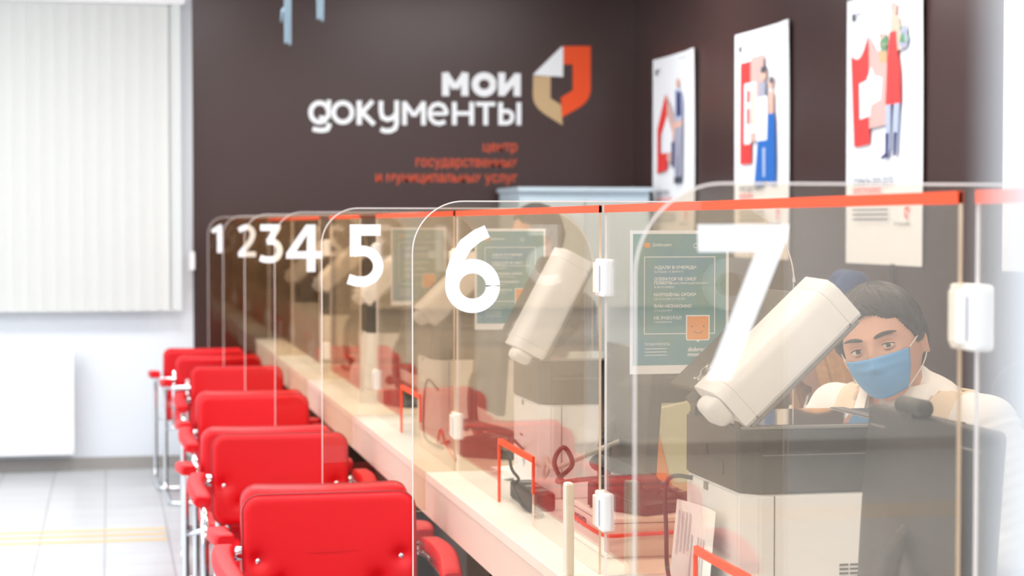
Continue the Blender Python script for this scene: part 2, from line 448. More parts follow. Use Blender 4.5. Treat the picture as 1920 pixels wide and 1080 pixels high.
st([(1194, 398), (1194, 526)], 28); st([(1194, 448), (1236, 448), (1256, 462), (1260, 482), (1252, 504), (1232, 514), (1194, 514)], 25)
st([(1296, 398), (1296, 526)], 28)
part(lt, 'white_lettering', M['vinyl'], sign, so)
for s, y, x0 in (('центр', 672, 1098), ('государственных', 760, 720), ('и муниципальных услуг', 846, 495)):
    X1, Z1 = wp(540 + 1288 / 3, 60 + y / 3); X0, _ = wp(540 + x0 / 3, 60 + y / 3)
    lt = bmesh.new(); add_text(lt, bw, s, X1, Z1, 0.090, 0.003, 0.004, 'RIGHT', fit=X1 - X0)
    part(lt, 'orange_lettering', M['logo_text'], sign, so)

# ---- radiator, blind
rad = thing('radiator', (-0.8, YB - 0.1, 0.106), 'white ribbed panel radiator on the wall under the blind', 'radiator')
bm = bbox_bm(-0.6, 0.587, -0.035, 0.035, 0.0, 0.614, 0.01); link('panel', bm, M['radiator'], rad, smooth=False)
bm = bmesh.new()
for i in range(35): box(bm, -0.575 + i * 0.0335, -0.555 + i * 0.0335, -0.04, -0.034, 0.03, 0.585)
link('ribs', bm, M['radiator'], rad)
bm = bbox_bm(-0.6, 0.587, -0.036, 0.037, 0.612, 0.622, 0.003); link('top_grille', bm, M['radiator'], rad)
for bx in (-0.4, 0.36):
    bm = bmesh.new(); box(bm, bx, bx + 0.04, 0.035, 0.099, 0.1, 0.5); link('bracket', bm, M['radiator'], rad)
bl = thing('vertical_blind', (-0.9, YB - 0.12, 0.974), 'off-white fabric vertical blind hanging in front of the window above the radiator', 'blind')
bm = bbox_bm(-1.4, 1.36, -0.03, 0.03, 1.86, 1.92, 0.004); link('head_rail', bm, M['clip'], bl)
slat_me = None
for i in range(33):
    xx = -1.36 + i * 0.083; a = math.radians(5 if i < 32 else -40)
    if slat_me is None:
        bm = bmesh.new()
        prof = [(-0.045 + 0.09 * k / 6, 0.004 * math.sin(PI * k / 6)) for k in range(7)]
        for q in (0, 0.03):
            pass
        vs = [[bm.verts.new((p[0], p[1] + d, z)) for p in prof] for d, z in ((0, 0), (0, 1.86), (0.0008, 1.86), (0.0008, 0))]
        for r in range(4):
            A, B = vs[r], vs[(r + 1) % 4]
            for k in range(6): bm.faces.new((A[k], A[k + 1], B[k + 1], B[k]))
        o = link('slat', bm, M['blind'], bl); slat_me = o.data
    else:
        o = bpy.data.objects.new('slat', slat_me); COL.objects.link(o); o.parent = bl
    o.location = (xx, 0, 0); o.rotation_euler = (0, 0, a)
    if i >= 20:
        pass
bm = bmesh.new()
for i in range(32):
    xx = -1.36 + i * 0.083
    tube(bm, [(xx, -0.012, 0.012), (xx + 0.04, -0.014, 0.003), (xx + 0.083, -0.012, 0.012)], 0.0022, 6)
link('bottom_chain', bm, M['clip'], bl)
bm = bmesh.new(); tube(bm, [(1.395, 0, 1.86), (1.397, 0, 0.35)], 0.003, 6); box(bm, 1.38, 1.41, -0.01, 0.01, 0.25, 0.36); link('cord_weight', bm, M['clip'], bl)

# ---- yellow floor strips
for i, (yy, lab) in enumerate(((9.26, 'nearest of the three yellow strips on the floor tiles'), (9.42, 'middle one of the three yellow strips on the floor tiles'), (9.58, 'farthest of the three yellow strips on the floor tiles'))):
    bm = bbox_bm(-2.6, 0.262, yy - 0.016, yy + 0.016, 0, 0.003, 0.001, 1); o = link('floor_guide_strip', bm, M['yellow'])
    tag(o, lab, 'floor strip', 'yellow guide strips on the floor')

# ---- metal cabinet
X0c, X1c, Y0c = 2.41, 3.22, 11.28
cabt = thing('metal_cabinet', ((X0c + X1c) / 2, Y0c, 0), 'tall pale blue metal cabinet in the corner under the sign', 'cabinet')
w2 = (X1c - X0c) / 2
bm = bmesh.new()
box(bm, -w2, w2, 0.0, 0.6, 0.04, 1.70); box(bm, -w2 - 0.012, w2 + 0.012, -0.03, 0.62, 1.70, 1.725)
link('body', bm, M['cab'], cabt)
bm = bmesh.new(); box(bm, -w2 + 0.02, w2 - 0.02, 0.02, 0.58, 0.0, 0.04); link('plinth', bm, M['cabdark'], cabt)
for sx in (0, 1):
    a = -w2 + 0.02 if sx == 0 else 0.006
    dr = link('door', bbox_bm(a, a + w2 - 0.026, -0.018, -0.001, 0.07, 1.655, 0.003, 2), M['cab'], cabt)
    hx = -0.05 if sx == 0 else 0.03
    link('handle', bbox_bm(hx, hx + 0.02, -0.03, -0.018, 0.85, 0.99, 0.004, 2), M['steel'], dr)
# ---- hanging steel fixtures at the top
for (X, zb, L, lab) in ((1.005, 2.53, 0.32, 'bluish steel hanging bracket nearer the blind, reaching lower over the brown wall'), (1.19, 2.67, 0.25, 'short bluish steel hanging bracket, right-hand one above the sign')):
    t = thing('hanging_bracket', (X, 11.0, zb), lab, 'bracket', None)
    bm = bbox_bm(-0.022, 0.0, -0.012, 0.012, 0.0, L, 0.004); link('strap', bm, M['steel'], t)
    bm = bbox_bm(0.002, 0.018, -0.012, 0.012, -0.01, L + 0.1, 0.004); link('strap', bm, M['steel'], t)
    bm = bmesh.new(); tube(bm, [(-0.035, 0, 0.12), (-0.03, 0, 0.19), (-0.005, 0, 0.22)], 0.011, 8); link('hook', bm, M['steel'], t)
    bm = bmesh.new(); tube(bm, [(0.0, 0, L - 0.02), (0.0, 0, HC - zb)], 0.008, 8); link('rod', bm, M['chrome'], t)

# ================================================================ wall posters
def person_print(bm, fr, x, y, h, top, bottom, extra=None):
    pass
def wall_poster(Yl, Yr, kind, label):
    """poster on the right wall; Yl is the far (left in view) side"""
    w = Yl - Yr; H = 1.189; zb = 1.325
    t = thing('wall_poster', (XW, (Yl + Yr) / 2, zb), label, 'poster', 'large posters on the brown side wall')
    fr = Frame((0, w / 2, 0), (0, -1, 0), (0, 0, 1))   # local: x right along -Y, normal = r x u = (-1,0,0)
    bm = bmesh.new()
    n = 10; rows = []
    for j in range(n + 1):
        row = []
        for i in range(n + 1):
            a = i / n; b = j / n
            lift = 0.006 + 0.010 * (abs(a - 0.5) * 2) ** 3 + 0.008 * (b ** 4) * (a > 0.8)
            row.append((a * w, b * H, lift))
        rows.append(row)
    V = [[bm.verts.new(fr.p(*p)) for p in r] for r in rows]; U = [[bm.verts.new(fr.p(p[0], p[1], p[2] - 0.003)) for p in r] for r in rows]
    for j in range(n):
        for i in range(n):
            bm.faces.new((V[j][i], V[j][i + 1], V[j + 1][i + 1], V[j + 1][i])); bm.faces.new((U[j][i], U[j + 1][i], U[j + 1][i + 1], U[j][i + 1]))
    for i in range(n):
        for (A, B) in (((0, i), (0, i + 1)), ((n, i), (n, i + 1)), ((i, 0), (i + 1, 0)), ((i, n), (i + 1, n))):
            bm.faces.new((V[A[0]][A[1]], V[B[0]][B[1]], U[B[0]][B[1]], U[A[0]][A[1]]))
    link('sheet', bm, M['paper'], t)
    h = 0.0195
    def P(pts): return [(a * w, (1 - (b * 0.79 if b < 0.9 else b)) * H) for a, b in pts]
    if kind == 'none': return t
    layers = {}
    NM = {'pred': 'red_print', 'paper': 'white_print', 'ink': 'dark_print', 'ppink': 'rose_print', 'pblue': 'blue_print', 'pskin': 'skin_print', 'inkpale': 'grey_print'}
    lay = [0.0]
    def add(matk, pts, hh=0.0):
        lay[0] += 0.00012; b = bmesh.new(); poly2d(b, fr, P(pts), h + lay[0]); link(NM.get(matk, 'colour_print'), b, M[matk], t)
    def ell(matk, cx, cy, rx, ry, hh=0.0004):
        if hh == 0.0004 and matk == 'inkpale' or rx in (0.018, 0.02):
            b = layers.setdefault(('dots', matk), bmesh.new()); hh = 0.003
        else:
            lay[0] += 0.00012; b = bmesh.new(); poly2d(b, fr, [(p[0], p[1]) for p in P(arc(cx, cy, rx, ry, 0, 350, 18))], h + lay[0]); link(NM.get(matk, 'colour_print'), b, M[matk], t); return
        lay[0] += 0.00003; poly2d(b, fr, [(p[0], p[1]) for p in P(arc(cx, cy, rx, ry, 0, 350, 18))], h + lay[0])
    # small mark upper left
    add('ink', [(0.08, 0.07), (0.12, 0.07), (0.12, 0.105), (0.08, 0.105)])
    add('inkpale', [(0.135, 0.07), (0.2, 0.07), (0.2, 0.08), (0.135, 0.08)])
    add('inkpale', [(0.66, 0.035), (0.84, 0.035), (0.84, 0.04), (0.66, 0.04)])
    for q in range(8): ell('inkpale', 0.88, 0.09 + q * 0.07 * (0.9), 0.008, 0.006)
    if kind == 'house':
        add('pred', [(0.13, 0.46), (0.33, 0.24), (0.40, 0.36), (0.2, 0.52), (0.2, 0.62), (0.37, 0.62), (0.37, 0.73), (0.13, 0.75)])
        add('ppink', [(0.36, 0.26), (0.6, 0.45), (0.6, 0.62), (0.42, 0.7), (0.37, 0.66), (0.37, 0.38)])
        add('paper', [(0.24, 0.5), (0.38, 0.38), (0.5, 0.5), (0.5, 0.62), (0.24, 0.62)], 0.0008)
        ell('pskin', 0.62, 0.19, 0.035, 0.03); add('ppale', [(0.56, 0.23), (0.68, 0.23), (0.74, 0.3), (0.74, 0.47), (0.56, 0.47)], 0.001)
        add('pnavy', [(0.6, 0.24), (0.7, 0.26), (0.71, 0.4), (0.6, 0.4)], 0.0014)
        add('pskin', [(0.52, 0.44), (0.74, 0.42), (0.7, 0.5), (0.5, 0.52)], 0.0016)
        add('plilac', [(0.56, 0.47), (0.74, 0.47), (0.73, 0.78), (0.66, 0.8), (0.65, 0.55), (0.62, 0.8), (0.56, 0.8)], 0.001)
        add('pnavy', [(0.48, 0.56), (0.56, 0.55), (0.55, 0.72), (0.5, 0.72)], 0.0018); add('ink', [(0.55, 0.78), (0.72, 0.78), (0.72, 0.82), (0.55, 0.82)], 0.0018)
        T = ('РОДИТЕЛЯМ', 'ОФОРМИТЬ ЖИЛЬЕ')
    elif kind == 'letter':
        add('pred', [(0.12, 0.17), (0.5, 0.17), (0.5, 0.3), (0.33, 0.3), (0.33, 0.74), (0.12, 0.74)])
        add('ppink', [(0.32, 0.15), (0.56, 0.15), (0.56, 0.62), (0.32, 0.62)], 0.0004)
        add('paper', [(0.2, 0.29), (0.42, 0.29), (0.42, 0.57), (0.32, 0.57), (0.32, 0.63), (0.2, 0.63)], 0.0008)
        add('pred', [(0.25, 0.33), (0.31, 0.33), (0.31, 0.4), (0.25, 0.4)], 0.0012); add('pred', [(0.25, 0.43), (0.31, 0.43), (0.31, 0.52), (0.25, 0.52)], 0.0012)
        add('ptan', [(0.34, 0.33), (0.38, 0.33), (0.38, 0.53), (0.34, 0.53)], 0.0012)
        ell('pskin', 0.56, 0.26, 0.05, 0.035, 0.0014); ell('ink', 0.56, 0.235, 0.05, 0.02, 0.0016)
        add('plilac', [(0.48, 0.3), (0.6, 0.3), (0.6, 0.44), (0.48, 0.44)], 0.0014)
        add('paper', [(0.44, 0.38), (0.64, 0.38), (0.64, 0.62), (0.44, 0.62)], 0.0018)
        ell('pskin', 0.69, 0.32, 0.04, 0.03, 0.0018); ell('ink', 0.71, 0.3, 0.035, 0.02, 0.002)
        add('pskin', [(0.66, 0.36), (0.74, 0.36), (0.74, 0.5), (0.66, 0.5)], 0.0018)
        add('pblue', [(0.64, 0.48), (0.76, 0.48), (0.78, 0.7), (0.78, 0.86), (0.68, 0.86), (0.62, 0.84), (0.52, 0.87), (0.4, 0.86), (0.46, 0.62), (0.63, 0.62)], 0.0012)
        add('ppale', [(0.55, 0.66), (0.6, 0.66), (0.6, 0.82), (0.56, 0.82)], 0.002)
        T = ('МНОГОДЕТНЫМ', 'ОФОРМИТЬ', 'СУБСИДИЮ')
    else:
        add('pred', [(0.07, 0.27)] + [(0.07 + 0.24 * k / 8, 0.27 + 0.03 * math.sin(PI * k / 8) - 0.09 * (k / 8) ** 3) for k in range(1, 9)] + [(0.33, 0.4), (0.22, 0.47), (0.22, 0.57), (0.33, 0.57), (0.33, 0.70), (0.12, 0.71)])
        add('ppink', [(0.32, 0.2), (0.4, 0.27), (0.56, 0.28), (0.56, 0.62), (0.33, 0.63)], -0.0003)
        add('paper', [(0.19, 0.41), (0.29, 0.40), (0.35, 0.34), (0.4, 0.385), (0.5, 0.4), (0.48, 0.5), (0.35, 0.52), (0.34, 0.57), (0.2, 0.58)], 0.0006)
        ell('pskin', 0.64, 0.105, 0.038, 0.032, 0.001); ell('ppink', 0.64, 0.085, 0.042, 0.02, 0.0012)
        add('pskin', [(0.6, 0.13), (0.7, 0.13), (0.76, 0.24), (0.74, 0.29), (0.6, 0.29)], 0.0008)
        add('ptan', [(0.46, 0.28), (0.56, 0.28), (0.56, 0.33), (0.46, 0.33)], 0.001)
        for q in range(22):
            a = random.random() * 6.3; r = random.random() ** 0.5
            ell('pgreen' if q % 3 else 'ppink', 0.52 + 0.055 * r * math.cos(a), 0.235 + 0.04 * r * math.sin(a), 0.018, 0.012, 0.0014)
            ell('plilac' if q % 4 else 'pgreen', 0.78 + 0.065 * r * math.cos(a), 0.235 + 0.055 * r * math.sin(a), 0.02, 0.014, 0.0014)
        add('pred', [(0.6, 0.2), (0.68, 0.2), (0.7, 0.3), (0.73, 0.38), (0.74, 0.53), (0.55, 0.53), (0.57, 0.33)], 0.0016)
        add('ppale', [(0.56, 0.53), (0.62, 0.53), (0.61, 0.74), (0.555, 0.74)], 0.001); add('ppale', [(0.66, 0.53), (0.73, 0.53), (0.7, 0.74), (0.66, 0.74)], 0.001)
        add('pnavy', [(0.55, 0.66), (0.6, 0.66), (0.59, 0.77), (0.49, 0.78), (0.5, 0.765), (0.55, 0.75)], 0.0014); add('pnavy', [(0.66, 0.66), (0.705, 0.66), (0.69, 0.765), (0.655, 0.77)], 0.0014)
        T = ('ОТКРЫТЬ СВОЕ ДЕЛО', 'ЗАПУСТИ БИЗНЕС')
    for mk, b in layers.items(): link('bouquet_print' if mk[1] != 'inkpale' else 'dot_column', b, M[mk[1]], t)['kind'] = 'stuff'
    b = bmesh.new(); ribbon(b, fr, [(w * (0.82 + 0.025 * math.cos(q)), H * (0.19 + 0.02 * math.sin(q))) for q in (0, 1.2, 2.4, 3.6, 4.8)], 0.012, h); link('small_emblem', b, M['pred'], t)
    b = bmesh.new(); add_text(b, fr, T[0], 0.1 * w, (1 - 0.705) * H, 0.042, h, 0.01)
    add_text(b, fr, 'Мои документы', 0.66 * w, (1 - 0.965) * H + 0.13, 0.022, h); 
    for q in range(3): poly2d(b, fr, [(0.1 * w, (0.205 - 0.018 * q) * H), (0.58 * w, (0.205 - 0.018 * q) * H), (0.58 * w, (0.200 - 0.018 * q) * H), (0.1 * w, (0.200 - 0.018 * q) * H)], h)
    link('heading', b, M['ink'], t)
    b = bmesh.new()
    for q, s in enumerate(T[1:]): add_text(b, fr, s, 0.1 * w, (1 - 0.737 - 0.03 * q) * H, 0.036, h, 0.01)
    link('red_heading', b, M['pred'], t)
    return t
wall_poster(11.465, 10.60, 'house', 'wall poster with a red house shape and a man in grey, nearest the cabinet')
wall_poster(9.874, 9.032, 'letter', 'wall poster with a couple in blue jeans beside a red and rose block')
wall_poster(8.274, 7.436, 'flowers', 'wall poster with a woman in a red apron holding flowers beside a red crown shape')
wall_poster(6.70, 5.86, 'none', 'white wall poster at the right, half hidden by the blurred white wall end')
o = link('cable_conduit', bbox_bm(XW - 0.014, XW - 0.0005, 7.74, 7.77, 0.05, 1.33, 0.003, 2), M['conduit']); tag(o, 'thin dark vertical conduit on the brown wall under the red apron poster', 'conduit')

# ================================================================ counter
ct = thing('service_counter', (1.16, 6.3, 0), 'long white service counter running past all the numbered screens', 'counter')
Yn, Yf = -5.3 + 0.0, 5.38      # local extents (world 1.0 .. 11.68)
link('worktop', bbox_bm(XC - 1.16, 0.30, Yn + 0.0, Yf, TOP - 0.026, TOP, 0.002, 2), M['worktop'], ct)
link('fascia', bbox_bm(XC - 1.16 + 0.003, XC - 1.16 + 0.022, Yn + 0.001, Yf, TOP - 0.125, TOP - 0.027, 0.001, 1), M['fascia'], ct)
link('modesty_panel', bbox_bm(0.0, 0.018, Yn + 0.02, Yf, 0.0, TOP - 0.027), M['undercounter'], ct)
for k in range(1, 8):
    yy = YK[k] - 6.3
    if k == 1: yy = Yf - 0.03
    link('support_panel', bbox_bm(-0.12, 0.28, yy - 0.012, yy + 0.012, 0.0, TOP - 0.027), M['undercounter'], ct)

# ================================================================ numbered screens
H1 = 1.545
DX = {7: 0.680, 6: 0.686, 5: 0.694, 4: 0.691, 3: 0.699, 2: 0.71, 1: 0.645}
XEk = {7: 0.557, 6: 0.5686, 5: 0.5717, 4: 0.580, 3: 0.585, 2: 0.585, 1: 0.585}
def shape_digit(n):
    """strokes in a unit-high box, x centred: returns list of (kind, pts, width)"""
    if n == 7: return [('p', [(-0.31, 1.0), (0.305, 1.0), (0.29, 0.9), (-0.085, 0.0), (-0.25, 0.0), (0.08, 0.825), (-0.305, 0.825)], 0)]
    if n == 1: return [('p', [(0.07, 1.0), (0.17, 1.0), (0.17, 0.0), (-0.035, 0.0), (-0.035, 0.79), (-0.17, 0.72), (-0.25, 0.83)], 0)] if False else [('p', [(0.06, 1.0), (0.14, 1.0), (0.14, 0.0), (-0.03, 0.0), (-0.03, 0.78), (-0.17, 0.68), (-0.25, 0.80)], 0)]
    if n == 4: return [('h', [(0.21, 1.0), (0.21, 0.44), (0.36, 0.44), (0.36, 0.28), (0.21, 0.28), (0.21, 0.0), (0.02, 0.0), (0.02, 0.28), (-0.41, 0.28), (-0.41, 0.40), (0.01, 1.0)], [(0.02, 0.44), (0.03, 0.78), (-0.19, 0.44)])]
    if n == 5: return [('s', [(0.24, 0.91), (-0.2, 0.91)], 0.18), ('p', [(-0.26, 1.0), (-0.08, 1.0), (-0.08, 0.66), (-0.1, 0.5), (-0.26, 0.48)], 0), ('s', [(-0.2, 0.56), (-0.06, 0.575)] + arc(-0.06, 0.325, 0.26, 0.25, 84, -86, 22) + [(-0.16, 0.08), (-0.29, 0.12)], 0.165)]
    if n == 6: return [('s', arc(0.0, 0.305, 0.235, 0.225, 0, 360, 40), 0.165), ('s', [(-0.235, 0.31), (-0.225, 0.46), (-0.17, 0.62), (-0.08, 0.77), (0.05, 0.87), (0.17, 0.925)], [0.165, 0.165, 0.165, 0.165, 0.155, 0.15])]
    if n == 3: return [('p', [(-0.26, 1.0), (0.26, 1.0), (0.26, 0.89), (0.1, 0.62), (-0.1, 0.62), (-0.1, 0.56), (0.03, 0.84), (-0.26, 0.84)], 0), ('s', [(-0.09, 0.56), (0.0, 0.565)] + arc(0.01, 0.325, 0.225, 0.24, 85, -88, 22) + [(-0.14, 0.09), (-0.27, 0.135)], 0.16)]
    if n == 2: return [('s', [(-0.25, 0.82)] + arc(-0.02, 0.70, 0.2, 0.22, 125, -20, 18) + [(0.12, 0.5), (-0.05, 0.28), (-0.2, 0.1)], 0.165), ('s', [(-0.27, 0.08), (0.27, 0.08)], 0.16)]
for k in range(7, 0, -1):
    Y = YK[k]
    where = {7: 'nearest and largest', 6: 'second from the camera', 5: 'third from the camera', 4: 'behind screen five', 3: 'behind screen four', 2: 'behind screen three', 1: 'by the back wall'}[k]
    t = thing('numbered_screen', (XEk[k], Y, TOP), f'clear bronze acrylic screen with a white {k} standing across the counter, {where}', 'screen', 'numbered screens across the counter')
    fr = Frame((-XEk[k], 0, -TOP), (1, 0, 0), (0, 0, 1))
    xr = 1.34; r = 0.10; zb = 0.70
    out = [(XEk[k], zb), (XC - 0.004, zb), (XC - 0.004, TOP + 0.001), (xr, TOP + 0.001), (xr, H1 - 0.16)]
    out += arc(xr - 0.16, H1 - 0.16, 0.16, 0.16, 0, 90, 16) + arc(XEk[k] + r, H1 - r, r, r, 90, 180, 16)
    bm = bmesh.new(); n = len(out)
    A = [bm.verts.new(fr.p(p[0], p[1], 0.0025)) for p in out]; B = [bm.verts.new(fr.p(p[0], p[1], -0.0025)) for p in out]
    tri = tessellate_polygon([[Vector((p[0], p[1], 0)) for p in out]])
    for q in tri:
        bm.faces.new([A[i] for i in q]); bm.faces.new([B[i] for i in reversed(q)])
    link('pane', bm, M['glass'], t)
    bm = bmesh.new()
    A = [bm.verts.new(fr.p(p[0], p[1], 0.0025)) for p in out]; B = [bm.verts.new(fr.p(p[0], p[1], -0.0025)) for p in out]
    for i in range(n): bm.faces.new((A[i], A[(i + 1) % n], B[(i + 1) % n], B[i]))
    q0 = 4; rimp = out[q0:] + [out[0]]
    ribbon(bm, fr, rimp, 0.0026, 0.0027)
    link('cut_edge', bm, M['edge'], t)
    bm = bmesh.new(); dh = 0.1705
    f2 = Frame((DX[k] - XEk[k], -0.0026, 1.5 - dh - TOP), (1, 0, 0), (0, 0, 1))
    for qi, sh in enumerate(shape_digit(k)):
        hh = 0.0003 + 0.00025 * qi
        sc = lambda P: [(p[0] * dh, p[1] * dh) for p in P]
        if sh[0] == 'p': poly2d(bm, f2, sc(sh[1]), hh)
        elif sh[0] == 'h': poly2d(bm, f2, sc(sh[1]), 0.0003, holes=[sc(sh[2])[::-1]])
        else: ribbon(bm, f2, sc(sh[1]), [w_ * dh for w_ in sh[2]] if isinstance(sh[2], list) else sh[2] * dh, hh)
    link('white_number', bm, M['vinyl'], t)

# ================================================================ orange topped screens along the counter
H2 = 1.537
def orange_screen(y0, y1, slot, label):
    t = thing('orange_topped_screen', (XO, (y0 + y1) / 2, TOP), label, 'screen', 'orange topped screens along the counter')
    m = (y0 + y1) / 2
    fr = Frame((0, m, 0), (0, -1, 0), (0, 0, 1))   # x = m - Y ... x grows to the camera
    X = lambda yy: m - yy
    fr = Frame((0, 0, -TOP), (0, -1, 0), (0, 0, 1))
    out = [(X(y1), TOP + 0.001)]
    if slot: out += [(X(slot[1]), TOP + 0.001), (X(slot[1]), 0.955), (X(slot[0]), 0.955), (X(slot[0]), TOP + 0.001)]
    out += [(X(y0), TOP + 0.001), (X(y0), H2), (X(y1), H2)]
    bm = bmesh.new(); n = len(out)
    A = [bm.verts.new(fr.p(p[0], p[1], 0.0025)) for p in out]; B = [bm.verts.new(fr.p(p[0], p[1], -0.0025)) for p in out]
    for q in tessellate_polygon([[Vector((p[0], p[1], 0)) for p in out]]):
        bm.faces.new([A[i] for i in q]); bm.faces.new([B[i] for i in reversed(q)])
    link('pane', bm, M['clear'], t)
    bm = bmesh.new()
    A = [bm.verts.new(fr.p(p[0], p[1], 0.0025)) for p in out]; B = [bm.verts.new(fr.p(p[0], p[1], -0.0025)) for p in out]
    for i in range(n): bm.faces.new((A[i], A[(i + 1) % n], B[(i + 1) % n], B[i]))
    link('cut_edge', bm, M['edge'], t)
    bm = bmesh.new(); box(bm, -0.0035, 0.0035, y0 - m, y1 - m, H2 - 0.0135 - TOP, H2 + 0.001 - TOP); link('orange_top_tape', bm, M['orange'], t)
    if slot:
        bm = bmesh.new(); a, b = slot[0] - m, slot[1] - m
        box(bm, -0.0035, 0.0035, a - 0.003, b + 0.002, 0.955 - TOP, 0.969 - TOP)
        box(bm, -0.0035, 0.0035, a - 0.004, a, 0.075, 0.955 - TOP); box(bm, -0.0035, 0.0035, b - 0.001, b + 0.005, 0.002, 0.955 - TOP)
        link('orange_slot_tape', bm, M['orange'], t)
    return t
def lab(a): return a
g = 0.022
orange_screen(1.02, YK[7] - g, None, 'orange topped screen at the right edge of view, nearer than screen seven')
orange_screen(YK[7] + g, YK[6] - g, (YK[7] + 0.634, YK[7] + 1.022), 'orange topped screen between numbers seven and six, in front of the masked man')
orange_screen(YK[6] + g, YK[5] - g, (YK[6] + 0.634, YK[6] + 1.022), 'orange topped screen between numbers six and five, its cut slot outlined in orange')
orange_screen(YK[5] + g, YK[4] - g, (YK[5] + 0.634, YK[5] + 1.022), 'orange topped screen between numbers five and four')
orange_screen(7.36, 8.38, None, 'short orange topped screen between numbers four and three')
orange_screen(8.82, YK[2] - g, None, 'orange topped screen between numbers three and two')
orange_screen(YK[2] + g, YK[1] - g, None, 'orange topped screen between numbers two and one, farthest of its row')
# clips
def clip_bm():
    bm = bbox_bm(-0.012, 0.016, -0.052, -0.003, -0.037, 0.037, 0.005, 2)
    b2 = bbox_bm(-0.006, 0.014, 0.003, 0.032, -0.037, 0.037, 0.003, 2)
    me = bpy.data.meshes.new('tmp'); b2.to_mesh(me); b2.free(); bm.from_mesh(me); bpy.data.meshes.remove(me)
    return bm
ring = None
for k in range(7, 2, -1):
    for z, wd in ((1.396, 'upper'), (0.938, 'lower')):
        loc = (XO, YK[k], z)
        lab_ = f'{wd} white plastic clip joining numbered screen {["", "one", "two", "three", "four", "five", "six", "seven"][k]} to the orange topped screens'
        if ring is None:
            ring = thing('screen_clip', loc, lab_, 'clip', 'white clips on the screens')
            bb = bmesh.new()
            link('near_jaw', bbox_bm(-0.012, 0.014, -0.038, -0.003, -0.037, 0.037, 0.005, 2), M['clip'], ring)
            link('far_jaw', bbox_bm(-0.008, 0.014, 0.003, 0.034, -0.037, 0.037, 0.004, 2), M['clip'], ring)
            link('slot_line', bbox_bm(-0.0146, -0.013, -0.026, -0.024, -0.026, 0.024), M['inkpale'], ring)
            link('bridge', bbox_bm(-0.016, -0.009, -0.02, 0.02, -0.03, 0.03, 0.002, 1), M['clip'], ring)
        else: dup(ring, loc, label=lab_)
# upright brackets near the counter edge, on each screen
br = None
for k in (6,):
    lab_ = f'white plastic upright foot bracket at the base of screen {["", "one", "two", "three", "four", "five", "six"][k]}'
    loc = (0.882, YK[k] + 0.018, TOP)
    if br is None:
        br = link('foot_bracket', bbox_bm(-0.009, 0.009, -0.014, 0.014, 0.0, 0.185, 0.005, 2), M['clip']); br.location = loc; tag(br, lab_, 'bracket', 'upright brackets on the counter')
    else: dup(br, loc, label=lab_)

